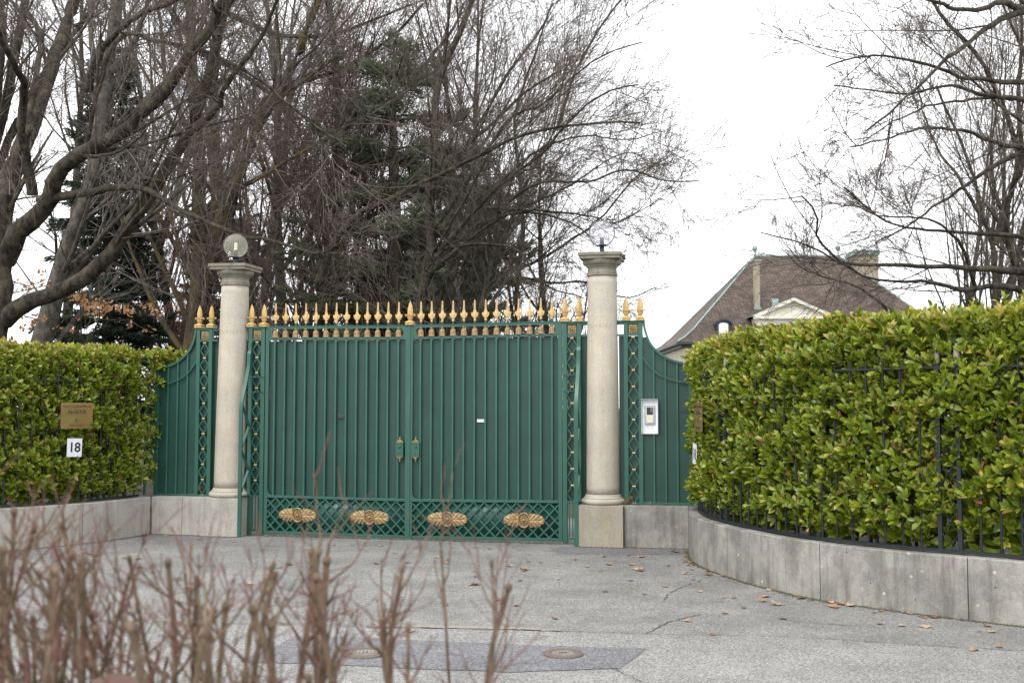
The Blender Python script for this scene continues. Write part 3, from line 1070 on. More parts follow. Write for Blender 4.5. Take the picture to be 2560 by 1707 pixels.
def gate_leaf(sgn, label):
    """sgn 1: right leaf. x measured from its hinge towards the middle"""
    hu = -0.478 if sgn > 0 else UL + 0.478
    Wd = 1.890
    root = thing('gate_leaf', label, 'gate', G(hu, 0, 0), GA)
    S = -sgn
    sag = 0.016

    def fin(mb):
        mb.v = [(x, y, z - sag * abs(x) / Wd) for x, y, z in mb.v]
        return mb

    def bx(mb, x0, x1, *r): mb.box(min(S * x0, S * x1), max(S * x0, S * x1), *r)
    a, b = 0.004, Wd
    st = MB()
    bx(st, a, a + 0.045, -0.022, 0.022, 0.075, 2.655)
    fin(st).build('hinge_stile', MT['green'], root, bevel=0.002)
    st = MB()
    bx(st, b - 0.042, b - 0.002, -0.022, 0.022, 0.075, 2.655)
    fin(st).build('meeting_stile', MT['green'], root, bevel=0.002)
    x0, x1 = a + 0.0455, b - 0.0425
    rl = MB()
    bx(rl, x0, x1, -0.020, 0.020, 0.080, 0.112)
    bx(rl, x0, x1, -0.024, 0.022, 0.520, 0.552)
    fin(rl).build('rail', MT['green'], root, bevel=0.002)
    # top band with one long slot with round ends
    tb = MB()
    zb, zt = 2.488, 2.655
    sb, stt = 2.516, 2.628
    rad = (stt - sb) / 2
    cz = (sb + stt) / 2
    ex0, ex1 = x0 + 0.03 + rad, x1 - 0.03 - rad
    n = 10
    outer, inner = [], []
    arc = []
    for k in range(n + 1):
        t = math.pi / 2 + math.pi * k / n
        arc.append((ex0 + rad * math.cos(t), cz + rad * math.sin(t)))
    for k in range(n + 1):
        t = -math.pi / 2 + math.pi * k / n
        arc.append((ex1 + rad * math.cos(t), cz + rad * math.sin(t)))
    m = len(arc)
    for (px, pz) in arc:
        if px <= ex0 + 1e-6: ox = x0 if abs(pz - cz) < rad * 0.98 else px
        else: ox = x1 if abs(pz - cz) < rad * 0.98 else px
        oz = zt if pz > cz + 1e-6 else (zb if pz < cz - 1e-6 else pz)
        outer.append((ox, oz))
    vs, fs = [], []
    for y in (-0.018, 0.018):
        vs += [(S * p[0], y, p[1]) for p in arc] + [(S * p[0], y, p[1]) for p in outer]
    for k in range(m):
        k2 = (k + 1) % m
        fs.append((k, k2, m + k2, m + k))
        fs.append((2 * m + k, 3 * m + k, 3 * m + k2, 2 * m + k2))
        fs.append((k, 2 * m + k, 2 * m + k2, k2))
        fs.append((m + k, m + k2, 3 * m + k2, 3 * m + k))
    tb.add(vs, fs)
    bx(tb, x0, x1, -0.024, 0.024, 2.6555, 2.664)
    fin(tb).build('top_band', MT['green'], root)
    # sheet behind the bars, in shallow pressed trays
    sp = 0.1356
    ribs = [0.125 + sp * k for k in range(13)]
    sh = MB()
    edges = [x0 - 0.0] + ribs + [x1]
    for i, (p, q) in enumerate(zip(edges, edges[1:])):
        sh.grid(6, 1, lambda s_, t_, p=p, q=q: (S * (p + (q - p) * s_), 0.020 + 0.004 * math.cos((s_ - 0.5) * math.pi), 0.552 + (2.474 - 0.552) * t_))
    bx(sh, x0, x1, 0.006, 0.010, 0.112, 0.5195)
    fin(sh).build('sheet', MT['green_shaded'], root, smooth=True)
    for i, x in enumerate(ribs):
        r_ = MB()
        zc = 0.5525
        bx(r_, x - 0.0125, x + 0.0125, -0.022, 0.0135, zc, 2.4875)
        fin(r_).build('bar', MT['green'], root, bevel=0.004)
        put('spear_finial', SPEAR, root, (S * x, 0, 2.662 - sag * x / Wd))
        put('tassel', TASSEL, root, (S * x, -0.002, 2.514 - sag * x / Wd))
    # diagonal trellis at the foot
    tr = MB()
    z0, z1 = 0.112, 0.520
    pu, pz = 0.1313, 0.136
    slope = pz / pu
    H = z1 - z0
    dx = H / slope
    k = -4
    while True:
        xs = x0 - 0.02 + k * pu
        if xs > x1: break
        for dirn in (1, -1):
            if dirn > 0: pa, pb = (xs, z0), (xs + dx, z1)
            else: pa, pb = (xs, z1), (xs + dx, z0)
            xa, xb = max(pa[0], x0), min(pb[0], x1)
            if xb - xa > 0.02:
                f = lambda x: pa[1] + (x - pa[0]) / (pb[0] - pa[0]) * (pb[1] - pa[1])
                yy = -0.006 if dirn > 0 else -0.0125
                tr.bar((S * xa, yy, f(xa)), (S * xb, yy, f(xb)), 0.019, 0.010, (0, 1, 0))
        k += 1
    fin(tr).build('trellis', MT['green'], root)
    for x in (0.463, 1.402): put('palm_ornament', ORN, root, (S * x, -0.020, 0.316 - sag * x / Wd))
    # lock case
    lx = 0.0
    xc = 1.810 if sgn > 0 else 1.795
    lk = MB()
    zc = 1.145
    bx(lk, xc - 0.058, xc + 0.036, -0.050, -0.0145, zc - 0.078, zc + 0.076)
    bx(lk, xc - 0.060, xc + 0.038, -0.056, -0.0146, zc + 0.0765, zc + 0.084)
    bx(lk, xc - 0.060, xc + 0.038, -0.054, -0.0146, zc - 0.084, zc - 0.0785)
    case = fin(lk).build('lock_case', MT['green'], root, bevel=0.002)
    kb = MB()
    xk = xc - 0.008
    bx(kb, xk - 0.018, xk + 0.018, -0.060, -0.0505, zc + 0.018, zc + 0.050)
    if sgn < 0:
        bx(kb, xk - 0.008, xk + 0.008, -0.067, -0.0605, zc + 0.026, zc + 0.042)
        bx(kb, xk - 0.025, xk + 0.025, -0.056, -0.0505, zc - 0.040, zc - 0.032)
    fin(kb).build('escutcheon', MT['green'], case)
    if sgn > 0:
        kh = MB()
        kh.prism([(S * xk + 0.0065 * math.cos(t), zc + 0.034 + 0.0065 * math.sin(t)) for t in np.linspace(0, 2 * math.pi, 12, endpoint=False)], -0.0615, -0.0603)
        kh.prism([(S * xk - 0.004, zc - 0.06), (S * xk + 0.004, zc - 0.06), (S * xk + 0.002, zc - 0.042), (S * xk - 0.002, zc - 0.042)], -0.052, -0.0502)
        fin(kh).build('keyhole', MT['shadow_gap'], case)
    for up in (1, -1):
        cr = MB()
        zb_ = zc + (0.0845 if up > 0 else -0.0845)
        hh = [(-0.042, 0), (-0.043, 0.012), (-0.033, 0.010), (-0.028, 0.022), (-0.018, 0.032), (-0.007, 0.036), (-0.005, 0.040), (0.005, 0.040), (0.007, 0.036), (0.018, 0.032), (0.028, 0.022), (0.033, 0.010), (0.043, 0.012), (0.042, 0)]
        f_ = 1 if up > 0 else 0.72
        pts = [(S * (xk) + x, zb_ + up * z * f_) for x, z in hh]
        if up < 0: pts = pts[::-1]
        cr.prism(pts[::-1], -0.044, -0.026)
        cr.lathe([(0.008, 0.036 * f_), (0.005, 0.042 * f_), (0.009, 0.047), (0.009, 0.052), (0.005, 0.056), (0.008, 0.061), (0.008, 0.066), (0.004, 0.071)] if up > 0 else
                 [(0.004, -0.062), (0.008, -0.057), (0.008, -0.052), (0.004, -0.047), (0.008, -0.042), (0.008, -0.037), (0.006, -0.026)], 12, (S * xk, -0.035, zb_))
        for q in range(-2, 3): cr.lathe([(0.004, -0.004), (0.006, 0), (0.004, 0.004)], 8, (S * xk + q * 0.012, -0.046, zb_ + up * (0.012 + 0.004 * (2 - abs(q)))))
        fin(cr).build('palmette', MT['dull_gold'], case)
    # pressed corner plate at the foot of the stile
    cp = MB()
    for xx in ((a + 0.0455,) if sgn < 0 else (b - 0.0425,)):
        dr = 1 if sgn < 0 else -1
        pts = [(S * xx, 0.5525), (S * (xx + dr * 0.06), 0.5525), (S * (xx + dr * 0.03), 0.565), (S * (xx + dr * 0.012), 0.585), (S * (xx + dr * 0.004), 0.61), (S * xx, 0.615)]
        cp.prism(pts, -0.0185, -0.0145)
    fin(cp).build('corner_plate', MT['green'], root)
    if sgn < 0:
        cv = MB()
        cv.box(b - 0.004, b + 0.022, -0.030, -0.0225, 0.06, 2.655)
        cv.build('cover_strip', MT['green'], root, bevel=0.002)
        put('finial', FINIAL, root, (b + 0.008, 0, 2.6505))
        MB().box(b - 0.02, b + 0.045, -0.03, 0.03, 2.644, 2.6503).build('finial_seat', MT['green'], root)
        MB().box(b - 0.05, b + 0.05, -0.05, 0.03, Z0 - 0.01, 0.062).build('drop_bolt_seat', MT['green'], root, bevel=0.004)
    return root


gate_leaf(-1, 'left leaf of the green gate, carrying the central finial and a small dark label')
gate_leaf(1, 'right leaf of the green gate, carrying a small white label')

# the two labels stuck to the sheet
lb = thing('label_plate', 'small dark label stuck on the left gate leaf', 'label', G(-3.255, -0.001, 1.526), GA)
MB().box(-0.042, 0.042, -0.002, 0.006, -0.020, 0.020).build('plate', MT['screen'], lb, bevel=0.002)
lb = thing('label_plate', 'small white label stuck on the right gate leaf', 'label', G(-1.475, -0.001, 1.482), GA)
MB().box(-0.045, 0.045, -0.002, 0.006, -0.018, 0.018).build('plate', MT['white'], lb, bevel=0.001)
q = MB()
q.prism([(-0.030 + 0.006 * math.cos(t), 0.006 * math.sin(t)) for t in np.linspace(0, 2 * math.pi, 10, endpoint=False)], -0.0028, -0.0021)
q.build('red_dot', MT['red'], lb)
q = MB()
for zz, e in ((0.003, 0.036), (-0.006, 0.030)):
    x = -0.018
    while x < e:
        l_ = rnd.uniform(0.004, 0.009)
        q.box(x, x + l_, -0.0028, -0.0021, zz - 0.0013, zz + 0.0013)
        x += l_ + 0.0025
q.build('fine_print', MT['grey_text'], lb)


def wing(sgn, label):
    """side panel beyond the column, sweeping down to the hedge. x from the column outwards"""
    base = 0.0 if sgn > 0 else UL
    root = thing('wing_panel', label, 'fence', G(base, 0, 0), GA)
    S = sgn

    def bx(mb, x0, x1, *r): mb.box(min(S * x0, S * x1), max(S * x0, S * x1), *r)
    for x0, x1 in ((0.252, 0.302), (0.422, 0.472)):
        p = MB()
        bx(p, x0, x1, -0.028, 0.028, 0.523, 2.64)
        p.build('post', MT['green'], root, bevel=0.003)
    c = MB()
    bx(c, 0.178, 0.498, -0.040, 0.040, 2.6405, 2.658)
    c.build('cross_rail', MT['green'], root, bevel=0.002)
    c = MB()
    bx(c, 0.3025, 0.4215, -0.024, 0.024, 2.618, 2.640)
    c.build('cross_rail', MT['green'], root, bevel=0.002)
    c = MB()
    bx(c, 0.3025, 0.4215, -0.024, 0.024, 2.480, 2.505)
    c.build('cross_rail', MT['green'], root, bevel=0.002)
    c = MB()
    bx(c, 0.18, 0.2515, -0.022, 0.022, 2.612, 2.640)
    c.build('cross_rail', MT['green'], root, bevel=0.002)
    c = MB()
    bx(c, 0.18, 0.2515, -0.022, 0.022, 2.478, 2.500)
    c.build('cross_rail', MT['green'], root, bevel=0.002)
    c = MB()
    bx(c, 0.4725, 1.02, -0.024, 0.024, 0.523, 0.548)
    c.build('cross_rail', MT['green'], root, bevel=0.002)
    c = MB()
    bx(c, 0.3025, 0.4215, -0.024, 0.024, 0.523, 0.545)
    c.build('cross_rail', MT['green'], root, bevel=0.002)
    b = MB()
    bx(b, 0.3025, 0.4215, 0.006, 0.012, 2.5055, 2.6175)
    b.build('box_back', MT['green_shaded'], root)
    curve = catmull([(0.486, 2.638), (0.500, 2.545), (0.545, 2.415), (0.62, 2.315), (0.73, 2.228), (0.86, 2.172), (1.025, 2.138)], 6)
    lower = catmull([(0.473, 2.222), (0.556, 2.112), (0.649, 2.03), (0.743, 1.985), (0.872, 1.944), (1.024, 1.932)], 6)
    t = MB()
    t.sweep([(S * x, 0, z) for x, z in curve], 0.024, 0.056)
    t.build('top_curve', MT['green'], root)
    t = MB()
    t.sweep([(S * x, -0.016, z) for x, z in lower], 0.014, 0.024)
    t.build('lower_curve', MT['green'], root)
    sh = MB()
    bx(sh, 0.19, 0.4725, 0.031, 0.035, 0.535, 2.478)
    N = 24
    xs = np.linspace(0.4735, 1.018, N)
    zc = np.interp(xs, curve[:, 0], curve[:, 1])
    zc = np.minimum(zc, 2.47) - 0.008
    poly = [(S * x, 0.5485) for x in (xs[0], xs[-1])] + [(S * x, z) for x, z in zip(xs[::-1], zc[::-1])]
    sh.prism(poly, 0.010, 0.014)
    sh.build('sheet', MT['green_shaded'], root)
    for x in (0.598, 0.733, 0.867, 1.008):
        r_ = MB()
        bx(r_, x - 0.0105, x + 0.0105, -0.018, 0.0095, 0.5485, float(np.interp(x, curve[:, 0], curve[:, 1])) - 0.011)
        r_.build('bar', MT['green'], root, bevel=0.002)
    lattice_strip(root, S * 0.302, S * 0.422, 2.462, 10, 0.1925, -0.008)
    put('rosette', ROSETTE, root, (S * 0.362, -0.012, 2.5615), scale=(0.96, 1, 0.96))
    for x in (0.280, 0.446): put('finial', FINIAL, root, (S * x, 0, 2.6585))
    # lattice post half hidden in the hedge
    e = MB()
    bx(e, 1.0215, 1.045, -0.02, 0.02, 0.523, 2.12)
    bx(e, 1.165, 1.19, -0.02, 0.02, 0.523, 2.12)
    e.build('end_post', MT['green'], root)
    lattice_strip(root, S * 1.046, S * 1.164, 2.07, 7, 0.1925, -0.004)
    return root


wing(1, 'green side panel with a curved top, between the right column and hedge')
wing(-1, 'green side panel with a curved top, between the left hedge and column')

# intercom on the right wing
ic = thing('intercom', 'white intercom box mounted on the right green side panel', 'intercom', G(0.552, -0.03, 1.336), GA)
hsg = MB()
hsg.box(-0.095, 0.095, 0.0, 0.020, 0, 0.395)
hsg.prism([(-0.096, 0.0), (-0.0925, 0.0), (-0.0925, 0.398), (-0.096, 0.398)], -0.035, 0.02)
hsg.prism([(0.0925, 0.0), (0.096, 0.0), (0.096, 0.398), (0.0925, 0.398)], -0.035, 0.02)
hsg.box(-0.098, 0.098, -0.045, 0.02, 0.3985, 0.402)
for x in (-0.090, 0.086):
    for zz in (0.275, 0.095): hsg.box(x, x + 0.008, -0.004, 0.0, zz, zz + 0.004)
hsg.build('housing', MT['white'], ic, bevel=0.001)
f = MB()
f.box(-0.062, 0.062, -0.016, -0.0005, 0.110, 0.330)
f.build('frame', MT['silver'], ic, bevel=0.003)
f = MB()
f.box(-0.044, 0.042, -0.0185, -0.0165, 0.128, 0.312)
f.build('bezel', MT['white'], ic)
f = MB()
f.box(-0.036, 0.037, -0.0215, -0.019, 0.222, 0.308)
sc_ = f.build('screen', MT['screen'], ic)
f = MB()
for zz in (0.300, 0.262): f.box(0.008, 0.030, -0.023, -0.022, zz - 0.002, zz + 0.002)
f.lathe([(0.001, 0), (0.008, 0.001), (0.008, 0.003)], 12)
f.v = f.v[:16] + [(x + 0.019, -0.0215 - z, y + 0.281) for x, y, z in f.v[16:]]
f.build('lens', MT['silver'], sc_)
f = MB()
f.box(-0.036, 0.037, -0.0215, -0.019, 0.133, 0.219)
f.build('name_plate', MT['cream'], ic)
f = MB()
for k in range(6): f.box(-0.0435, -0.038, -0.0205, -0.019, 0.138 + k * 0.0135, 0.146 + k * 0.0135)
f.build('call_button', MT['silver'], ic)
f = MB()
for x in (-0.030, 0.018): f.box(x, x + 0.014, -0.003, -0.0002, 0.070, 0.076)
f.build('screw', MT['silver'], ic)

# ------------------------------------------------------------------ iron fences on the low walls
def iron_fence(C, N, s0, s1, label, spear_every):
    p0, _ = curve_at(C, N, s0)
    root = thing('iron_fence', label, 'fence', (p0[0], p0[1], WZ))
    off = 0.112
    zr = 1.955 - WZ
    rails = [[], []]
    for s in np.linspace(s0, s1, int((s1 - s0) / 0.08)):
        p, n = curve_at(C, N, s)
        q = p + n * off - p0
        rails[0].append((q[0], q[1], 0.022))
        rails[1].append((q[0], q[1], zr))
    for k, r in enumerate(rails):
        mb = MB()
        mb.sweep(r, 0.034, 0.014 if k else 0.024, (0, 0, 1))
        mb.build('rail', MT['black'], root)
    bar = MB()
    bar.lathe([(0.0095, 0.03), (0.0095, zr + 0.06)], 10)
    bm = bar.mesh('bar')
    bm.materials.append(MT['black'])
    sp = MB()
    sp.lathe([(0.012, 0), (0.016, 0.01), (0.012, 0.018), (0.020, 0.06), (0.024, 0.10), (0.018, 0.15), (0.008, 0.19), (0.001, 0.205)], 12)
    sm = sp.mesh('spear_tip')
    sm.materials.append(MT['spear_grey'])
    sm.polygons.foreach_set('use_smooth', np.ones(len(sm.polygons), dtype=bool))
    s = s0 + 0.08
    i = 0
    while s < s1 and i < 62:
        p, n = curve_at(C, N, s)
        q = p + n * off - p0
        if i in spear_every:
            # paired heavy posts with a diamond strip between
            p2, n2 = curve_at(C, N, s + 0.15)
            q2 = p2 + n2 * off - p0
            t = (q2 - q) / np.linalg.norm(q2 - q)
            for qq in (q, q2):
                mb = MB()
                M = Matrix.Translation((qq[0], qq[1], 0)) @ Matrix.Rotation(math.atan2(t[1], t[0]), 4, 'Z')
                mb.box(-0.016, 0.016, -0.016, 0.016, 0.03, zr + 0.03, M=M)
                mb.build('post', MT['black'], root)
                put('spear_tip', sm, root, (qq[0], qq[1], zr + 0.03), scale=(1, 1, 0.78))
            mb = MB()
            for k in range(7):
                za, zb = 0.06 + k * 0.19, 0.06 + (k + 1) * 0.19
                zm = (za + zb) / 2
                c = (q + q2) / 2
                for w_ in (q + t * 0.012, q2 - t * 0.012):
                    mb.tube([(c[0], c[1], za), (w_[0], w_[1], zm), (c[0], c[1], zb)], 0.006, 5)
                mb.lathe([(0.012, -0.008), (0.016, 0), (0.012, 0.008)], 8, (c[0], c[1], za))
            mb.build('diamond_lattice', MT['black'], root)
            s += 0.15 + 0.15
            i += 2
            continue
        put('bar', bm, root, (q[0], q[1], 0))
        s += 0.15
        i += 1
    return root


LR = arc_len(RC)[-1]
LL = arc_len(LC)[-1]
iron_fence(RC, RN_, 0.3, LR - 0.3, 'dark iron bar fence half swallowed by the right hedge', (9, 27, 46))
iron_fence(LC, LN_, 0.1, LL - 0.3, 'dark iron bar fence half swallowed by the left hedge', (16, 34))

# ------------------------------------------------------------------ leaf scatter
LEAF_V = np.array([(0, 0, 0), (0.34, -0.40, 0.08), (0.34, 0, 0.0), (0.34, 0.40, 0.08), (0.72, -0.47, 0.06), (0.74, 0, -0.03), (0.72, 0.47, 0.06), (1.0, 0, -0.10)])
LEAF_F = np.array([(0, 1, 2, 2), (0, 2, 3, 3), (1, 4, 5, 2), (2, 5, 6, 3), (4, 7, 5, 5), (5, 7, 6, 6)])
# every face as a quad keeps the arrays regular: the triangles get split quads instead
LEAF_F = np.array([(0, 1, 2, 3), (1, 4, 5, 2), (2, 5, 6, 3), (4, 7, 6, 5)])


def unit(a): return a / (np.linalg.norm(a, axis=1)[:, None] + 1e-9)


def leaves(pos, axis, face, length, width):
    """leaf meshes: from pos along axis, upper side towards face"""
    ax = unit(axis)
    side = unit(np.cross(face, ax))
    nrm = np.cross(ax, side)
    V = (pos[:, None, :] + ax[:, None, :] * (LEAF_V[None, :, 0, None] * length[:, None, None])
         + side[:, None, :] * (LEAF_V[None, :, 1, None] * width[:, None, None])
         + nrm[:, None, :] * (LEAF_V[None, :, 2, None] * length[:, None, None]))
    F = LEAF_F[None] + (np.arange(len(pos)) * 8)[:, None, None]
    return V.reshape(-1, 3), F.reshape(-1, 4)


def on_curve(C, N, s, z, d):
    p, n = curve_at(C, N, s)
    q = p + n * d
    ang = math.atan2(-n[1], -n[0]) + math.pi / 2        # local -y faces the drive
    return (q[0], q[1], z), ang


CLEAR = []
for C_, N_, s_, z_, hw_, hh_ in ((LC, LN_, 1.20, 1.545, 0.182, 0.125), (LC, LN_, 1.22, 1.175, 0.078, 0.08), (RC, RN_, 1.24, 1.545, 0.2, 0.13), (RC, RN_, 1.22, 1.165, 0.10, 0.11)):
    p_, a_ = on_curve(C_, N_, s_, z_, 0.0)
    CLEAR.append((p_, a_, hw_, hh_))


def hedge(C, N, s0, s1, label, seed, dens, top=2.36, rise=0.0, pre=None, depth=1.0, L0=0.088):
    rg_ = np.random.default_rng(seed)
    p0, _ = curve_at(C, N, s0)
    root = thing('laurel_hedge', label, 'hedge', (p0[0], p0[1], WZ))
    Ls = arc_len(C)
    PP, NN, AX, FC, LN, WD, MI = [], [], [], [], [], [], []

    def curve_many(s):
        return (np.stack([np.interp(s, Ls, C[:, k]) for k in range(2)], 1), unit(np.stack([np.interp(s, Ls, N[:, k]) for k in range(2)], 1)))

    top0 = top

    def shoots(n, mode):
        s = rg_.uniform(s0, s1, n)
        top = top0 + rise * np.clip((s - 1.6) / 3.2, -0.5, 1)
        p, nn = curve_many(s)
        if mode == 'front':
            z = rg_.uniform(0.60, top - 0.02, n)
            lump = 0.035 * np.sin(s * 5.1 + z * 3.7) + 0.03 * np.sin(z * 9 - s * 2.3)
            d = 0.112 + lump + rg_.exponential(0.055, n) + np.where(z > top - 0.26, (z - top + 0.26) * 0.4, 0) + np.where(z < 0.72, 0.05, 0)
            out = np.stack([-nn[:, 0], -nn[:, 1], rg_.uniform(0.4, 2.0, n)], 1) + rg_.normal(0, 0.36, (n, 3))
        elif mode == 'inner':
            z = rg_.uniform(0.54, top - 0.02, n)
            d = rg_.uniform(0.26, 0.85, n)
            out = np.stack([-nn[:, 0], -nn[:, 1], rg_.uniform(0.0, 0.9, n)], 1) + rg_.normal(0, 0.6, (n, 3))
        else:
            z = top + 0.02 * np.sin(s * 4) + rg_.normal(0, 0.022, n) - rg_.exponential(0.04, n)
            d = rg_.uniform(0.13, depth, n)
            z -= np.where(d < 0.22, (0.22 - d) * 0.8, 0)
            out = np.stack([-nn[:, 0] * 0.3, -nn[:, 1] * 0.3, np.ones(n)], 1) + rg_.normal(0, 0.35, (n, 3))
        base = np.stack([p[:, 0] + nn[:, 0] * d, p[:, 1] + nn[:, 1] * d, z], 1)
        if mode == 'top': base[:, 2] += (rg_.random(n) < 0.05) * rg_.uniform(0.02, 0.07, n)
        out = unit(out)
        k = 7 if mode != 'inner' else 4
        for j in range(k):
            m = rg_.random(n) < (0.9 if mode != 'inner' else 1)
            a = j * 2.4 + rg_.uniform(0, 0.5, n)
            u = unit(np.cross(out, np.tile([0.3, 0.2, 1.0], (n, 1))))
            v = np.cross(out, u)
            rad = u * np.cos(a)[:, None] + v * np.sin(a)[:, None]
            open_ = 0.25 + 0.75 * (1 - j / k)
            ax = unit(out + rad * open_ + rg_.normal(0, 0.22, (n, 3)) + np.array([0, 0, 0.05]))
            fc = unit(out * 0.8 - rad * 0.4 + (np.stack([-nn[:, 0], -nn[:, 1], np.full(n, 0.5)], 1) if mode != 'top' else np.array([0, 0, 0.8])) + rg_.normal(0, 0.25, (n, 3)))
            pos = base + out * (0.016 * j)[..., None] if False else base + out * 0.014 * j
            ln = L0 * rg_.uniform(0.62, 1.2, n) * (0.75 + 0.4 * (1 - j / k)) * (1.6 if mode == 'inner' else 1)
            PP.append(pos[m]); AX.append(ax[m]); FC.append(fc[m]); LN.append(ln[m]); WD.append((ln * rg_.uniform(0.36, 0.47, n))[m])
            zz = pos[m][:, 2]
            yl = 0.10 + 0.42 * np.clip((zz - (top[m] - 0.16)) / 0.16, 0, 1) ** 1.3 if mode != 'inner' else np.full(m.sum(), 0.03)
            r_ = rg_.random(m.sum())
            MI.append(np.where(r_ < yl, 1, np.where(r_ > 0.988, 2, 0)))
    area = (s1 - s0) * (top - 0.55)
    shoots(int(area * dens * 2.1), 'front')
    shoots(int(area * dens * 2.6), 'inner')
    shoots(int((s1 - s0) * depth * dens * 1.6), 'top')
    if pre:                                        # the squared-off end of the hedge and what runs on behind the panel
        (ax_, ay_), (bx_, by_) = pre
        n = int(dens * 2.6 * math.hypot(bx_ - ax_, by_ - ay_))
        t = rg_.random(n)
        x = ax_ + (bx_ - ax_) * t + rg_.normal(0, 0.05, n)
        y = ay_ + (by_ - ay_) * t + rg_.normal(0, 0.05, n)
        z = np.minimum(rg_.uniform(0.6, top + 0.5, n), top - 0.03 + rg_.normal(0, 0.03, n))
        base = np.stack([x, y, z], 1)
        out = unit(np.stack([rg_.normal(0, 0.5, n), rg_.normal(-0.5, 0.4, n), rg_.uniform(0.2, 1.0, n)], 1))
        for j in range(7):
            a = j * 2.4
            u = unit(np.cross(out, np.tile([0.3, 0.2, 1.0], (n, 1))))
            v = np.cross(out, u)
            rad = u * np.cos(a) + v * np.sin(a)
            ax = unit(out + rad * (0.35 + 0.9 * (1 - j / 7)) + rg_.normal(0, 0.2, (n, 3)))
            ln = L0 * rg_.uniform(0.7, 1.15, n)
            PP.append(base + out * 0.014 * j); AX.append(ax); FC.append(unit(out - rad * 0.4 + np.array([0, 0, 0.5]))); LN.append(ln); WD.append(ln * 0.42)
            MI.append(np.where(rg_.random(n) < 0.12 + 0.3 * (z > top - 0.12), 1, 0))
    PP, AX, FC, LN, WD, MI = (np.concatenate(a) for a in (PP, AX, FC, LN, WD, MI))
    for (cx_, cy_, cz_), an, hw_, hh_ in CLEAR:
        rel = PP - np.array([cx_, cy_, cz_])
        lx = rel[:, 0] * math.cos(an) + rel[:, 1] * math.sin(an)
        ly = -rel[:, 0] * math.sin(an) + rel[:, 1] * math.cos(an)
        keep = ~((np.abs(lx) < hw_) & (rel[:, 2] < hh_) & (rel[:, 2] > -hh_ - 0.07) & (ly < 0.09) & (ly > -0.4))
        PP, AX, FC, LN, WD, MI = PP[keep], AX[keep], FC[keep], LN[keep], WD[keep], MI[keep]
    PP = PP - np.array([p0[0], p0[1], WZ])
    V, F = leaves(PP, AX, FC, LN, WD)
    link('foliage', np_mesh('foliage', V, F, np.repeat(MI, 4)), [MT['laurel'], MT['laurel_yellow'], MT['laurel_brown']], root)
    # woody stems inside
    mb = MB()
    rr = random.Random(seed)
    s = s0 + 0.1
    while s < s1 - 0.05:
        p, n = curve_at(C, N, s)
        q = p + n * rr.uniform(0.28, 0.5) - p0
        pts = [(q[0], q[1], -0.5)]
        for k in range(6):
            q = q + np.array([rr.uniform(-0.06, 0.06), rr.uniform(-0.06, 0.06)]) - n * 0.02
            pts.append((q[0], q[1], 0.05 + k * 0.32))
        mb.tube(pts, [0.016, 0.015, 0.013, 0.011, 0.009, 0.007, 0.005], 5)
        for k in range(5):
            b = pts[rr.randint(1, 5)]
            e = np.array(b[:2]) - n * rr.uniform(0.12, 0.26) + np.array([rr.uniform(-0.12, 0.12), rr.uniform(-0.12, 0.12)])
            mb.tube([b, ((b[0] + e[0]) / 2, (b[1] + e[1]) / 2, b[2] + 0.05), (e[0], e[1], b[2] + rr.uniform(0.05, 0.2))], [0.006, 0.005, 0.003], 4)
        s += rr.uniform(0.12, 0.2)
    mb.build('stems', MT['hedge_stem'], root)
    return root


hedge(RC, RN_, 0.1, min(LR - 0.2, 8.3), 'tall clipped laurel hedge with bright green leaves, right of the gate', 11, 150, top=2.26, rise=0.09,
      pre=(G(1.24, -0.1)[:2], G(1.02, 1.9)[:2]), L0=0.092)
hedge(LC, LN_, 0.0, min(LL - 0.2, 4.6), 'clipped laurel hedge carrying the brass plaque, left of the gate', 12, 150, top=2.29,
      pre=(G(-5.80, -0.1)[:2], G(-5.62, 1.9)[:2]), L0=0.086)

# ------------------------------------------------------------------ plaques and house numbers
def rounded_rect(w, h, r, n=5):
    pts = []
    for cx, cz, a0 in ((w / 2 - r, h / 2 - r, 0), (-w / 2 + r, h / 2 - r, 90), (-w / 2 + r, -h / 2 + r, 180), (w / 2 - r, -h / 2 + r, 270)):
        for k in range(n + 1):
            a = R(a0 + 90 * k / n)
            pts.append((cx + r * math.cos(a), cz + r * math.sin(a)))
    return pts


def flat_text(txt, size, mat, parent, loc, spacing=1.0, offset=0.0, name='lettering'):
    me = text_mesh(txt, size, 0.0008, spacing=spacing, offset=offset)
    o = link(name, me, mat, parent, loc=loc)
    o.rotation_euler = (R(90), 0, 0)
    return o


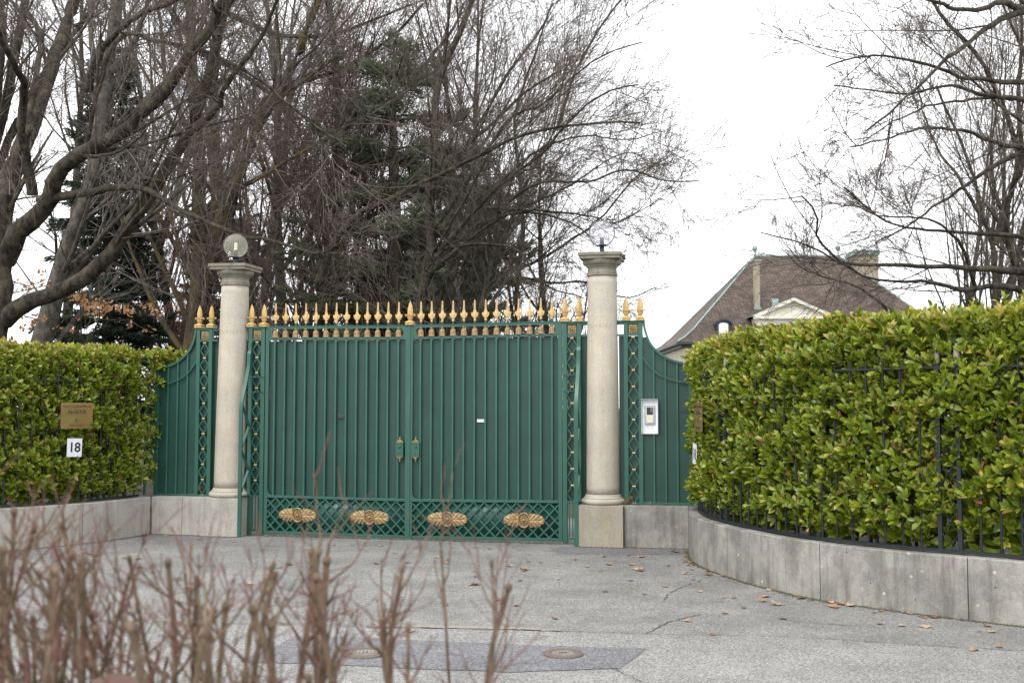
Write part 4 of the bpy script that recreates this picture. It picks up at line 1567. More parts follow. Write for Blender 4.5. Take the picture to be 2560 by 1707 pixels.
def plaque(C, N, s, label, z=1.545, d=0.0):
    p, a = on_curve(C, N, s, z, d)
    root = thing('brass_plaque', label, 'plaque', p, a)
    MB().prism(rounded_rect(0.40, 0.305, 0.028)[::-1], -0.004, 0.0).build('plate', MT['brass'], root, bevel=0.001)
    flat_text('MISSION PERMANENTE', 0.034, MT['engraved'], root, (0, -0.0048, 0.106), 1.02)
    flat_text('ALGERIE', 0.062, MT['engraved'], root, (0, -0.0048, 0.045), 1.0, 0.0014)
    flat_text('RESIDENCE', 0.036, MT['engraved'], root, (0, -0.0048, -0.112), 1.0)
    e = MB()
    for r0, r1, zz in ((0.021, 0.018, -0.022),):
        n = 20
        for k in range(n):
            a0, a1 = 2 * math.pi * k / n, 2 * math.pi * (k + 1) / n
            if k % 4 == 3: continue
            e.prism([(r0 * math.cos(a0), zz + r0 * math.sin(a0)), (r1 * math.cos(a0), zz + r1 * math.sin(a0)), (r1 * math.cos(a1), zz + r1 * math.sin(a1)), (r0 * math.cos(a1), zz + r0 * math.sin(a1))], -0.0052, -0.0042)
    cres = []
    for k in range(15):
        t = R(50 + 260 * k / 14)
        cres.append((0.021 * math.cos(t), -0.055 + 0.021 * math.sin(t)))
    for k in range(15):
        t = R(305 - 250 * k / 14)
        cres.append((0.005 + 0.0155 * math.cos(t), -0.055 + 0.0165 * math.sin(t)))
    e.prism(cres, -0.0052, -0.0042)
    star = []
    for k in range(10):
        t = R(90 + 36 * k)
        rr_ = 0.008 if k % 2 == 0 else 0.0033
        star.append((0.007 + rr_ * math.cos(t), -0.055 + rr_ * math.sin(t)))
    e.prism(star, -0.0053, -0.0042)
    e.build('emblem', MT['engraved'], root)
    for x, zz in ((-0.185, 0.137), (0.185, 0.137), (-0.185, -0.137), (0.185, -0.137)):
        q_ = MB()
        q_.prism([(x + 0.005 * math.cos(t), zz + 0.005 * math.sin(t)) for t in np.linspace(0, 2 * math.pi, 8, endpoint=False)][::-1], -0.006, -0.0042)
        q_.build('screw', MT['silver'], root)
    return root


def number_sign(C, N, s, label, z=1.175, d=0.0, tilt=0.0):
    p, a = on_curve(C, N, s, z, d)
    root = thing('number_sign', label, 'sign', p, a)
    root.rotation_euler = (0, tilt, a)
    MB().box(-0.092, 0.092, -0.003, 0.0, -0.107, 0.107).build('plate', MT['white'], root, bevel=0.001)
    flat_text('18', 0.155, MT['ink'], root, (0, -0.0036, -0.002), 0.95, 0.0028)
    for x in (-0.07, 0.07): MB().box(x - 0.002, x + 0.002, -0.0045, -0.003, 0.094, 0.099).build('screw', MT['silver'], root)
    return root


plaque(LC, LN_, 1.20, 'brass plaque reading ALGERIE fixed in front of the left hedge', d=0.0)
number_sign(LC, LN_, 1.22, 'white number 18 sign below the brass plaque on the left hedge', d=0.0, tilt=R(1.5))
plaque(RC, RN_, 1.24, 'brass plaque seen nearly edge on at the near end of the right hedge', d=0.035)
number_sign(RC, RN_, 1.22, 'white number 18 sign seen nearly edge on in the right hedge', z=1.165, d=0.0, tilt=R(5))

# ------------------------------------------------------------------ manhole covers
def cover(p, r, label, lettered):
    root = thing('manhole_cover', label, 'manhole cover', p)
    m = MB()
    m.lathe([(r, -0.02), (r, 0.006), (r - 0.006, 0.010), (r * 0.64, 0.010), (r * 0.62, 0.004), (0.001, 0.004)], 40)
    m.build('ring', MT['iron'], root)
    m = MB()
    m.lathe([(r * 0.60, 0.0), (r * 0.60, 0.0075), (0.001, 0.0085)], 32)
    m.build('lid', MT['manfill'], root)
    m = MB()
    m.box(-r * 0.2, r * 0.2, -r * 0.06, r * 0.06, 0.0, 0.0105)
    m.build('lifting_slot', MT['crack'], root)
    return root


cover((0.33, 7.085, Z0 + 0.009), 0.132, 'round iron manhole cover at the right of the dark asphalt patch', False)
cover((-0.95, 7.10, Z0 + 0.009), 0.150, 'round iron manhole cover half hidden behind the bare twigs', True)
c2 = [o for o in bpy.data.objects if o.get('label', '').startswith('round iron manhole cover half')][0]
mr = MB()
for k in range(9): mr.box(-0.10 + k * 0.024, -0.088 + k * 0.024, -0.035, 0.035, 0.009, 0.013)
mr.build('raised_bars', MT['spear_grey'], c2)

# ------------------------------------------------------------------ fallen leaves, moss and grit
def fallen_leaf_mesh(seed):
    r = random.Random(seed)
    n = 22
    pts = []
    lobes = 5
    for k in range(n):
        a = 2 * math.pi * k / n
        rad = 0.62 + 0.38 * abs(math.cos(lobes * a / 2)) ** 1.5 + r.uniform(-0.06, 0.06)
        if abs(a - math.pi) < 0.3: rad *= 0.5
        pts.append((rad * math.cos(a), rad * math.sin(a) * 0.85))
    curl = r.uniform(0.25, 0.55)
    ca = r.uniform(0, math.pi)
    vs = [(0, 0, 0.05)]
    for f in (0.5, 1.0):
        for x, y in pts:
            x_, y_ = x * f, y * f
            q = x_ * math.cos(ca) + y_ * math.sin(ca)
            vs.append((x_, y_, 0.05 + curl * q * q * (1 if f == 1 else 1) + (r.uniform(0, 0.16) if f == 1 else 0)))
    fs = [(0, 1 + k, 1 + (k + 1) % n) for k in range(n)] + [(1 + k, 1 + n + k, 1 + n + (k + 1) % n, 1 + (k + 1) % n) for k in range(n)]
    vs += [(-1.5, 0.05, 0.12), (-1.5, -0.0, 0.12), (-0.35, -0.02, 0.06), (-0.35, 0.03, 0.06)]
    m = len(vs)
    fs.append((m - 4, m - 3, m - 2, m - 1))
    me = bpy.data.meshes.new('fallen_leaf')
    me.from_pydata(vs, [], fs)
    me.update()
    me.materials.append(LEAFMATS[seed % len(LEAFMATS)])
    return me


LEAFMATS = []
for i_, (a_, b_) in enumerate([((0.22, 0.125, 0.07), (0.36, 0.22, 0.13)), ((0.32, 0.215, 0.14), (0.46, 0.34, 0.24)), ((0.12, 0.065, 0.04), (0.21, 0.12, 0.075)), ((0.27, 0.15, 0.08), (0.40, 0.25, 0.145))]):
    m_ = Mat('fallen_leaf_brown', 0.75, 0, 0.2)
    m_.color(m_.ramp(m_.noise(6, 4, 0.7), [(0.3, a_), (0.7, b_)]))
    LEAFMATS.append(m_.m)
FL = [fallen_leaf_mesh(k) for k in range(8)]


def gp(px, py):
    c, s = math.cos(PITCH), math.sin(PITCH)
    x, y = (px - 1280) / FPX, -(py - 853.5) / FPX
    d = (x, c - y * s, s + y * c)
    t = (Z0 - EYE) / d[2]
    return (t * d[0], t * d[1])


rl_ = random.Random(21)
spots = []
for px, py, sz in ((1311, 1424, .06), (1595, 1424, .075), (1600, 1427, .05), (1580, 1412, .05), (1590, 1369, .05), (1604, 1366, .04), (1700, 1368, .07), (1704, 1362, .05),
                   (1715, 1405, .045), (1727, 1406, .04), (1772, 1438, .05), (1915, 1492, .055), (1905, 1503, .05), (1943, 1512, .06), (2002, 1496, .05), (2080, 1516, .06),
                   (2086, 1518, .05), (2125, 1515, .05), (1957, 1547, .04), (1719, 1553, .035), (1813, 1534, .035), (2312, 1567, .05), (2335, 1544, .045), (2435, 1626, .045),
                   (2500, 1618, .035), (2254, 1565, .035), (1783, 1588, .03), (1388, 1547, .035), (1352, 1406, .035), (1509, 1392, .04), (1438, 1400, .03), (1468, 1418, .04),
                   (1521, 1412, .045), (1575, 1451, .045), (1513, 1479, .035), (1663, 1467, .035), (1612, 1486, .03), (1750, 1479, .035), (1835, 1496, .03), (1600, 1393, .045),
                   (1607, 1391, .04), (1680, 1378, .04), (1690, 1381, .05), (1755, 1414, .035), (1310, 1428, .04), (1273, 1416, .05), (1190, 1462, .05), (1178, 1463, .035),
                   (1110, 1408, .04), (1120, 1409, .03), (1018, 1408, .04), (1025, 1580, .04), (470, 1470, .05), (625, 1460, .05), (722, 1412, .05), (700, 1419, .04), (940, 1410, .035),
                   (225, 1385, .06), (238, 1390, .06), (345, 1397, .05), (349, 1419, .045), (186, 1424, .05), (360, 1340, .06), (415, 1341, .05), (500, 1348, .04),
                   (1395, 1448, .03), (1300, 1452, .03), (1245, 1500, .035), (2200, 1560, .035), (2480, 1580, .04), (1860, 1520, .03), (1230, 1440, .03)):
    x, y = gp(px, py)
    spots.append((x, y, sz))
for _ in range(45):
    t = rl_.uniform(0, 1)
    p, n = curve_at(RC, RN_, 0.6 + t * 6.2)
    q = p - n * (0.03 + rl_.expovariate(9))
    spots.append((q[0], q[1], rl_.uniform(0.018, 0.042)))
for _ in range(40):
    u, v = rl_.uniform(-5.2, 0.9), -0.35 - rl_.expovariate(0.9)
    if -4.3 < u < -0.4 and v > -0.6: v -= 0.2
    p = G(u, v)
    spots.append((p[0], p[1], rl_.uniform(0.015, 0.034)))
for _ in range(22):
    p = G(rl_.uniform(-4.4, -0.3), -0.06 - abs(rl_.gauss(0, 0.06)))
    spots.append((p[0], p[1], rl_.uniform(0.014, 0.028)))
for i, (x, y, s_) in enumerate(spots):
    o = bpy.data.objects.new('fallen_leaf', FL[i % 8])
    COL.objects.link(o)
    o.location = (x, y, Z0 + 0.006)
    o.scale = (s_, s_, s_ * rl_.uniform(0.3, 0.8))
    o.rotation_euler = (rl_.uniform(-0.15, 0.15), rl_.uniform(-0.15, 0.15), rl_.uniform(0, 6.28))
    tone = ('mid brown', 'pale tan', 'dark brown', 'orange brown')[(i % 8) % 4]
    du, dv = (x - GO[0]) * GD[0] + (y - GO[1]) * GD[1], (x - GO[0]) * GN[0] + (y - GO[1]) * GN[1]
    if dv > -0.35: place = 'at the foot of the gate'
    elif np.min(np.linalg.norm(RC - np.array([x, y]), axis=1)) < 0.30: place = 'along the foot of the curved right wall'
    elif du < UM: place = 'on the asphalt before the left gate leaf'
    elif y > 10.2: place = 'on the asphalt before the right gate leaf and column'
    else: place = 'on the open asphalt nearer the road'
    size_ = 'large' if s_ > 0.042 else 'small'
    tag(o, size_ + ' ' + tone + ' dry leaf ' + place, 'leaf', size_ + ' ' + tone + ' fallen leaves ' + place)
# a few leaves caught on the right wing
for u, v, z, s_ in ((0.30, -0.06, 0.56, 0.04), (0.345, -0.07, 0.60, 0.035), (0.27, -0.10, 0.545, 0.035), (0.56, -0.08, 0.55, 0.025), (-4.745 - 0.36, -0.05, 0.62, 0.045)):
    o = bpy.data.objects.new('fallen_leaf', FL[2])
    COL.objects.link(o)
    o.location = G(u, v, z)
    o.scale = (s_,) * 3
    o.rotation_euler = (1.2, 0.4, u * 9)
    tag(o, 'reddish dry leaf caught on the foot of a green side panel', 'leaf', 'dry leaves caught on the side panels')


def moss_line():
    r = random.Random(5)
    mb, gr = MB(), MB()

    def lump(m, x, y, s, h):
        k = 6
        pts = [(x + s * r.uniform(0.6, 1.2) * math.cos(a * math.pi / 3), y + s * r.uniform(0.6, 1.2) * math.sin(a * math.pi / 3), Z0 + 0.002) for a in range(k)]
        top = (x, y, Z0 + h)
        m.add(pts + [top], [(a, (a + 1) % k, k) for a in range(k)])
    for _ in range(2600):
        s = r.uniform(0.25, 8)
        p, n = curve_at(RC, RN_, s)
        w = 0.012 + 0.03 * (0.5 + 0.5 * math.sin(s * 2.1)) * (0.5 + 0.5 * math.sin(s * 5.7 + 1))
        q = p - n * (0.001 + abs(r.gauss(0, w)))
        lump(mb if r.random() < 0.55 else gr, q[0], q[1], r.uniform(0.004, 0.013), r.uniform(0.004, 0.014))
    for _ in range(1500):
        s = r.uniform(0.0, 5)
        p, n = curve_at(LC, LN_, s)
        q = p - n * (0.001 + abs(r.gauss(0, 0.022)))
        lump(mb if r.random() < 0.3 else gr, q[0], q[1], r.uniform(0.004, 0.011), r.uniform(0.004, 0.012))
    for _ in range(2600):
        u = r.uniform(-5.7, 1.0)
        v = -0.205 if (u > 0.26 or u < UL - 0.26) else (-0.265 if (u > -0.26 or u < UL + 0.26) else -0.03)
        p = G(u, v - abs(r.gauss(0, 0.035)))
        lump(mb if r.random() < 0.25 else gr, p[0], p[1], r.uniform(0.004, 0.012), r.uniform(0.004, 0.011))
    a = mb.build('moss', MT['moss'])
    a['kind'] = 'stuff'
    a['label'] = 'thin line of moss along the foot of the walls'
    b = gr.build('grit', MT['grit'])
    b['kind'] = 'stuff'
    b['label'] = 'dark grit gathered along the foot of the walls'


moss_line()

# ------------------------------------------------------------------ trees
def tubes_np(P, Rr, S):
    """P (n,K,3) polylines, Rr (n,K) radii, S sides -> verts, quads"""
    n, K, _ = P.shape
    T = np.gradient(P, axis=1)
    T /= np.linalg.norm(T, axis=2, keepdims=True) + 1e-9
    ref = np.where(np.abs(T[..., 2:3]) > 0.9, np.array([1.0, 0, 0]), np.array([0, 0, 1.0]))
    A = np.cross(T, ref)
    A /= np.linalg.norm(A, axis=2, keepdims=True) + 1e-9
    B = np.cross(T, A)
    ang = np.arange(S) * 2 * np.pi / S
    V = P[:, :, None, :] + Rr[:, :, None, None] * (A[:, :, None, :] * np.cos(ang)[None, None, :, None] + B[:, :, None, :] * np.sin(ang)[None, None, :, None])
    idx = np.arange(n * K * S).reshape(n, K, S)
    a = idx[:, :-1, :]
    b = np.roll(a, -1, axis=2)
    c = idx[:, 1:, :]
    d = np.roll(c, -1, axis=2)
    F = np.stack([a, b, d, c], -1).reshape(-1, 4)
    return V.reshape(-1, 3), F


def plen(P): return np.linalg.norm(np.diff(P, axis=1), axis=2).sum(1)


def spawn(g, P, Rr, n_per, t0, t1, ang, lf, K, wob, trop, rr, rmin, lmax=99.0, flat_=0.0, droop=0.0):
    n, Kp, _ = P.shape
    L = plen(P)
    if np.isscalar(n_per): cnt = np.full(n, n_per)
    else: cnt = n_per
    idx = np.repeat(np.arange(n), cnt)
    m = len(idx)
    t = t0 + (t1 - t0) * g.random(m)
    f = t * (Kp - 1)
    i = np.minimum(f.astype(int), Kp - 2)
    w = (f - i)[:, None]
    base = P[idx, i] * (1 - w) + P[idx, i + 1] * w
    T = unit(P[idx, i + 1] - P[idx, i])
    rad = Rr[idx, i] * (1 - w[:, 0]) + Rr[idx, i + 1] * w[:, 0]
    rv = g.normal(0, 1, (m, 3))
    rv[:, 2] *= (1 - flat_)
    perp = unit(rv - T * (rv * T).sum(1)[:, None])
    a = np.radians(g.uniform(ang[0], ang[1], m))
    d = unit(T * np.cos(a)[:, None] + perp * np.sin(a)[:, None])
    ln = np.minimum(L[idx] * lf * (1 - 0.38 * t) * g.uniform(0.55, 1.3, m), lmax)
    r0 = np.maximum(np.minimum(rad * rr, rad * 0.9), rmin)
    out = np.empty((m, K, 3))
    out[:, 0] = base
    st = (ln / (K - 1))[:, None]
    for k in range(1, K):
        d = unit(d + g.normal(0, wob, (m, 3)) + np.array([0, 0, trop - droop * k / K]))
        out[:, k] = out[:, k - 1] + d * st
    tp = np.linspace(0, 1, K)[None, :]
    R2 = np.maximum(r0[:, None] * (1 - 0.72 * tp), rmin * (1 - 0.4 * tp))
    return out, R2


def finish_tree(name, label, cat, origin, groups, mats, group=None, extra=None):
    """groups: {part name: [(P, R, S, material index)]}"""
    root = thing(name, label, cat, origin, 0, group)
    o3 = np.array(origin)
    for part, (items, mat) in groups.items():
        Vs, Fs, off = [], [], 0
        for P, Rr, S in items:
            V, F = tubes_np(P - o3, Rr, S)
            Vs.append(V)
            Fs.append(F + off)
            off += len(V)
        if not Vs: continue
        link(part, np_mesh(part, np.concatenate(Vs), np.concatenate(Fs)), mat, root, smooth=True)
    return root


def hero(name, label, limbs, seed, Y, mats, dens=(11, 7, 5, 4), foot=None, twig_r=0.0034, trop=0.05, wob=0.05, lf=(0.42, 0.5, 0.6, 0.7), cat='tree', spread=(22, 48), lmax=(4.4, 2.7, 1.6, 0.85), group=None, leaves_at=None):
    """limbs: list of (pixel path in 2560 wide photo, start radius px, end radius px, depth at start, depth at end)"""
    g = np.random.default_rng(seed)
    P0, R0 = [], []
    K = 22
    for li, (pts, ra, rb, ya, yb) in enumerate(limbs):
        n = len(pts)
        w = [np.array(at(p[0], p[1], Y + ya + (yb - ya) * i / (n - 1))) for i, p in enumerate(pts)]
        if li == 0 and foot is not False:
            w = [np.array([w[0][0], w[0][1], -0.1])] + w
        c = resample(catmull(w, 6), K)
        c[1:-1] += g.normal(0, 0.010, (K - 2, 3))
        P0.append(c)
        r = np.geomspace(ra * 0.9, rb * 0.8, K) / FPX * Y * (1 + g.normal(0, 0.035, K))
        if li == 0 and foot is not False: r[0] *= 1.25
        R0.append(r)
    P0, R0 = np.array(P0), np.array(R0)
    L = plen(P0)
    dens = (dens[0] * 0.85, dens[1] - 1, dens[2] - 1, dens[3] - 1)
    twig_r *= 1.12
    cnt = np.maximum(3, (dens[0] * L / 6.0).astype(int))
    P1, R1 = spawn(g, P0, R0, cnt, 0.22, 1.0, spread, lf[0], 10, wob, trop, 0.32, 0.008, lmax[0])
    P2, R2 = spawn(g, P1, R1, dens[1], 0.2, 1.0, (20, 50), lf[1] * 1.3, 7, wob * 1.0, trop * 0.6, 0.5, 0.005, lmax[1])
    P3, R3 = spawn(g, P2, R2, dens[2], 0.15, 1.0, (20, 50), lf[2] * 1.4, 6, wob * 1.0, trop * 0.4, 0.6, twig_r * 1.1, lmax[2])
    P4, R4 = spawn(g, P3, R3, dens[3], 0.1, 1.0, (20, 50), lf[3] * 1.6, 5, wob * 1.1, 0.0, 0.6, twig_r * 0.8, lmax[3])
    groups = {'trunk': ([(P0, R0, 12), (P1, R1, 7)], mats[0]), 'crown': ([(P2, R2, 5), (P3, R3, 3), (P4, R4, 3)], mats[1])}
    o = (P0[0][0][0], P0[0][0][1], 0.0)
    root = finish_tree(name, label, cat, o, groups, mats, group)
    if leaves_at is not None:
        nl, mat, sz, flt = leaves_at
        tips = P4[:, -1]
        keep = tips[flt(tips)]
        if len(keep):
            sel = keep[g.integers(0, len(keep), nl)] + g.normal(0, 0.03, (nl, 3))
            ax = unit(g.normal(0, 0.6, (nl, 3)) + np.array([0, 0, -0.7]))
            V, F = leaves(sel - np.array(o), ax, g.normal(0, 1, (nl, 3)), np.full(nl, sz) * g.uniform(0.6, 1.2, nl), np.full(nl, sz * 0.6))
            link('dead_leaves', np_mesh('dead_leaves', V, F), mat, root)
    return root


def wild(name, label, x, y, H, seed, mats, nl=14, lean=(0, 0), r0=0.16, dens=(6, 6, 4), crown0=0.2, ang=(28, 60), lf=0.42, twig_r=0.004, trop=0.06, group=None, stems=1, build=True, wob=0.055):
    """free-grown bare tree"""
    g = np.random.default_rng(seed)
    P0, R0 = [], []
    for s in range(stems):
        K = 20
        d = np.array([lean[0] + (g.normal(0, 0.12) if stems > 1 else 0), lean[1] + (g.normal(0, 0.12) if stems > 1 else 0), 1.0])
        p = np.array([x + (g.normal(0, 0.15) if stems > 1 else 0), y + (g.normal(0, 0.15) if stems > 1 else 0), -0.1])
        c = [p]
        for k in range(K - 1):
            d = d + g.normal(0, 0.035, 3) + np.array([0, 0, 0.015])
            d /= np.linalg.norm(d)
            p = p + d * H / (K - 1) * (1 if s == 0 else g.uniform(0.75, 0.95))
            c.append(p)
        P0.append(c)
        R0.append(np.linspace(r0, r0 * 0.12, K) * (1 if s == 0 else 0.75))
    P0, R0 = np.array(P0), np.array(R0)
    P1, R1 = spawn(g, P0, R0, nl, crown0, 0.97, ang, lf, 12, wob, trop, 0.5, 0.012, H * 0.5)
    P2, R2 = spawn(g, P1, R1, dens[0], 0.2, 1.0, (25, 55), 0.5, 8, wob, trop * 0.7, 0.55, 0.007, 3.2)
    P3, R3 = spawn(g, P2, R2, dens[1], 0.15, 1.0, (25, 60), 0.55, 5, wob * 1.2, 0.02, 0.6, twig_r * 1.2, 1.6)
    P4, R4 = spawn(g, P3, R3, dens[2], 0.1, 1.0, (25, 65), 0.7, 4, wob * 1.3, 0.0, 0.6, twig_r * 0.85, 0.8)
    groups = {'trunk': ([(P0, R0, 10), (P1, R1, 6)], mats[0]), 'crown': ([(P2, R2, 4), (P3, R3, 3), (P4, R4, 3)], mats[1])}
    return finish_tree(name, label, 'tree', (x, y, 0.0), groups, mats, group)


def conifer(name, label, x, y, H, seed, mat, Lb=2.4, z_low=0.5, n_whorl=34, droop=0.25, needles=26000, size=(0.26, 0.035), tiered=False, taper=0.8, r0=0.22):
    g = np.random.default_rng(seed)
    root = thing(name, label, 'tree', (x, y, 0))
    zt = np.linspace(-0.1, H, 16)
    tr = np.stack([0.06 * np.sin(zt * 0.5), 0.05 * np.cos(zt * 0.4), zt], 1)[None]
    V, F = tubes_np(tr, np.linspace(r0, 0.02, 16)[None], 10)
    link('trunk', np_mesh('trunk', V, F), MT['bark_dark'], root, smooth=True)
    n = n_whorl * 6
    zb = z_low + (H - z_low) * (np.arange(n) + g.random(n)) / n
    if tiered:
        step = 0.95
        zb = np.round(zb / step) * step + g.normal(0, 0.10, n)
    a = g.uniform(0, 2 * np.pi, n)
    f = np.clip(1 - (zb - z_low) / (H - z_low), 0.0, 1.0)
    L = Lb * (f ** taper) * g.uniform(0.6, 1.12, n) + 0.15
    K = 8
    P = np.empty((n, K, 3))
    P[:, 0] = np.stack([np.zeros(n), np.zeros(n), np.minimum(zb, H - 0.05)], 1)
    up = np.where(f < 0.3, 0.35, 0.05) if not tiered else np.full(n, 0.18)
    d = unit(np.stack([np.cos(a), np.sin(a), up], 1))
    for k in range(1, K):
        d = unit(d + g.normal(0, 0.07, (n, 3)) + np.array([0, 0, -droop * (0.10 if k < 5 else -0.06)]))
        P[:, k] = P[:, k - 1] + d * (L / (K - 1))[:, None]
    Rr = np.linspace(0.03, 0.006, K)[None] * (0.5 + L / Lb)[:, None]
    V, F = tubes_np(P, Rr, 4)
    link('branches', np_mesh('branches', V, F), MT['bark_dark'], root)
    # needle sprays: narrow blades set along side twigs
    w = L / L.sum()
    bi = g.choice(n, needles, p=w)
    t = g.uniform(0.12, 1.0, needles) ** 0.8
    ff = t * (K - 1)
    i = np.minimum(ff.astype(int), K - 2)
    ww = (ff - i)[:, None]
    base = P[bi, i] * (1 - ww) + P[bi, i + 1] * ww
    T = unit(P[bi, i + 1] - P[bi, i])
    side = unit(np.cross(T, np.tile([0, 0, 1.0], (needles, 1)))) * np.where(g.random(needles) < 0.5, 1, -1)[:, None]
    wide = (L[bi] * 0.30 * (1.1 - t) * g.random(needles))[:, None]
    base = base + side * wide + np.array([0, 0, -1.0]) * (g.random(needles) * (0.10 if tiered else 0.22))[:, None] * (0.3 + wide)
    ax = unit(side * g.uniform(0.2, 1.0, needles)[:, None] + T * 0.7 + g.normal(0, 0.3, (needles, 3)) + np.array([0, 0, 0.25 if tiered else -0.25]))
    ln = size[0] * g.uniform(0.5, 1.2, needles)
    V, F = leaves(base, ax, g.normal(0, 1, (needles, 3)), ln, np.full(needles, size[1]))
    link('foliage', np_mesh('foliage', V, F), mat, root)
    return root


BK = (MT['bark'], MT['twig'])
BG = (MT['bark_grey'], MT['twig_grey'])
BL = (MT['bark_lichen'], MT['twig_grey'])
BD = (MT['bark_dark'], MT['twig'])
BR = (MT['bark_grey'], MT['twig_red'])


def z5(*pts): return [(x / 1.8444, y / 1.8444) for x, y in pts]           # from an enlarged view of the upper left


def z6(*pts): return [(500 + x / 1.8816, y / 1.8816) for x, y in pts]     # upper middle


def z7(*pts): return [(1800 + x / 1.9605, y / 1.9605) for x, y in pts]    # upper right


# the big sweeping tree at the left edge
hero('oak_tree', 'big dark bare tree at the left edge with a long sweeping low limb', [
    (z5((-30, 1640), (-10, 1450), (10, 1250), (5, 1050), (20, 900)), 44, 30, 0, 0),
    (z5((20, 1200), (100, 1060), (230, 930), (250, 830), (350, 720), (480, 660), (640, 540), (760, 420), (880, 240), (1000, 80), (1030, -80)), 30, 11, 0, -2.5),
    (z5((20, 1480), (100, 1410), (280, 1340), (430, 1250), (530, 1150), (600, 1020), (680, 930), (740, 820), (850, 640), (950, 400), (1000, 200), (1060, -40)), 26, 12, 0, -1.5),
    (z5((10, 950), (40, 840), (150, 560), (250, 280), (330, 40), (370, -120)), 32, 18, 0, 2.5),
    (z5((150, 900), (100, 590), (112, 400), (80, 330), (30, 230), (-20, 120)), 15, 8, -0.3, -2.5),
    (z5((180, 925), (370, 895), (620, 855), (760, 925), (900, 1000), (1100, 1080), (1250, 1110), (1500, 1180)), 13, 3.5, -0.5, -2.5),
    (z5((410, 420), (440, 280), (530, 160), (640, 70), (800, 10), (900, -40)), 12, 5, 1.0, -1.5),
    (z5((95, 720), (150, 420), (190, 180), (130, 60), (80, -60)), 12, 7, 0.7, 2),
    (z5((440, 440), (560, 160), (720, 190), (870, 210), (1000, 260), (1200, 370), (1450, 580), (1600, 680)), 9, 3, 1, -2),
    (z5((850, 640), (1000, 500), (1040, 400), (1150, 260), (1260, 60), (1300, -60)), 9, 4, -1, -3),
], 101, 17.0, BK, dens=(10, 7, 5, 4))
hero('oak_tree', 'tall grey trunk leaning right behind the sweeping limb, far left', [
    (z5((170, 1700), (240, 1400), (290, 1200), (370, 1000), (440, 780), (475, 500), (510, 250), (545, 0), (560, -120)), 36, 17, 0, 0),
    (z5((420, 850), (500, 700), (640, 500), (760, 380), (900, 200), (960, 0)), 14, 6, 0, 1.5),
    (z5((480, 480), (430, 250), (420, 80), (430, -80)), 12, 6, 0, 1),
    (z5((500, 350), (620, 200), (660, 80), (700, -60)), 11, 5, 0, -1),
], 102, 22.0, BG, dens=(9, 6, 5, 3), twig_r=0.0042)
hero('oak_tree', 'dark tree with several upright limbs cut by the left edge of the picture', [
    (z5((-140, 1650), (-120, 1200), (-60, 800), (20, 500), (80, 200), (130, -60)), 30, 12, 0, 0),
    (z5((-60, 900), (60, 600), (200, 380), (330, 180), (480, -60)), 15, 6, 0, 1),
    (z5((-40, 800), (-20, 500), (10, 200), (0, -60)), 16, 9, 0, -1),
], 103, 24.0, BD, dens=(10, 7, 5, 3), twig_r=0.0045)

# the lichened trees behind the left column
hero('lime_tree', 'thick lichen covered twin trunk rising just behind the left column', [
    (z5((880, 1660), (905, 1500), (915, 1300), (925, 1150), (915, 1000), (918, 700), (900, 450), (880, 250), (880, -80)), 36, 14, 0, 0),
    (z5((950, 1250), (985, 1080), (1000, 800), (985, 560), (990, 350), (1010, 120), (1020, -60)), 20, 11, 0, 0.5),
    (z5((940, 1300), (1000, 1080), (1070, 880), (1200, 560), (1330, 350), (1420, 120), (1480, -30)), 24, 11, 0, -1),
    (z5((920, 700), (820, 500), (760, 330), (740, 100), (700, -60)), 10, 5, 0, 1.5),
    (z5((1000, 760), (1100, 600), (1250, 480), (1500, 300), (1660, 200)), 10, 4, 0, 1.5),
    (z5((1070, 880), (1200, 820), (1400, 700), (1600, 640)), 8, 3, 0, -1),
], 104, 25.0, BL, dens=(12, 7, 5, 4), twig_r=0.0045)

# fan of long limbs in the middle
hero('beech_tree', 'wide bare tree whose long limbs fan out to the right above the gate', [
    (z6((1020, 1640), (1040, 1450), (1060, 1300), (1090, 1180), (1080, 1000), (1100, 700), (1120, 400), (1200, 200), (1300, -40)), 22, 9, 0, 0),
    (z6((560, 1330), (640, 1120), (760, 1000), (850, 960), (1060, 850), (1320, 730), (1500, 640), (1650, 610), (1900, 570), (2070, 580)), 13, 2.5, 0.0, -3),
    (z6((1070, 1250), (1240, 1050), (1400, 880), (1600, 730), (1750, 560), (1900, 440), (2060, 400)), 9, 2.2, 0, -1.5),
    (z6((1080, 1100), (1240, 880), (1350, 700), (1480, 540), (1600, 500), (1760, 360), (1900, 260), (2080, 200)), 8, 2, 0, 0.5),
    (z6((1080, 950), (1260, 700), (1400, 430), (1480, 300), (1600, 140), (1660, 20)), 8, 3, 0, 1.5),
    (z6((1060, 1300), (1300, 1100), (1480, 1000), (1700, 1030), (1850, 1120)), 8, 2, 0, -2),
    (z6((1090, 1180), (1290, 1150), (1500, 1180), (1600, 1330), (1800, 1400)), 7, 2, 0, -2),
    (z6((1450, 950), (1600, 860), (1850, 850), (2000, 800), (2200, 850), (2350, 850)), 5, 1.6, -1, -3),
    (z6((1350, 980), (1600, 990), (1850, 1020), (1950, 1050), (2130, 960)), 5, 1.6, -1, -2),
    (z6((1400, 1000), (1560, 960), (1760, 860), (1960, 730), (2070, 720)), 5, 1.6, 0, 1),
    (z6((1400, 870), (1600, 700), (1800, 640), (2000, 660), (2170, 620)), 5, 1.6, 0, 1),
], 105, 23.0, BK, dens=(12, 7, 5, 4), twig_r=0.0036, trop=0.04)
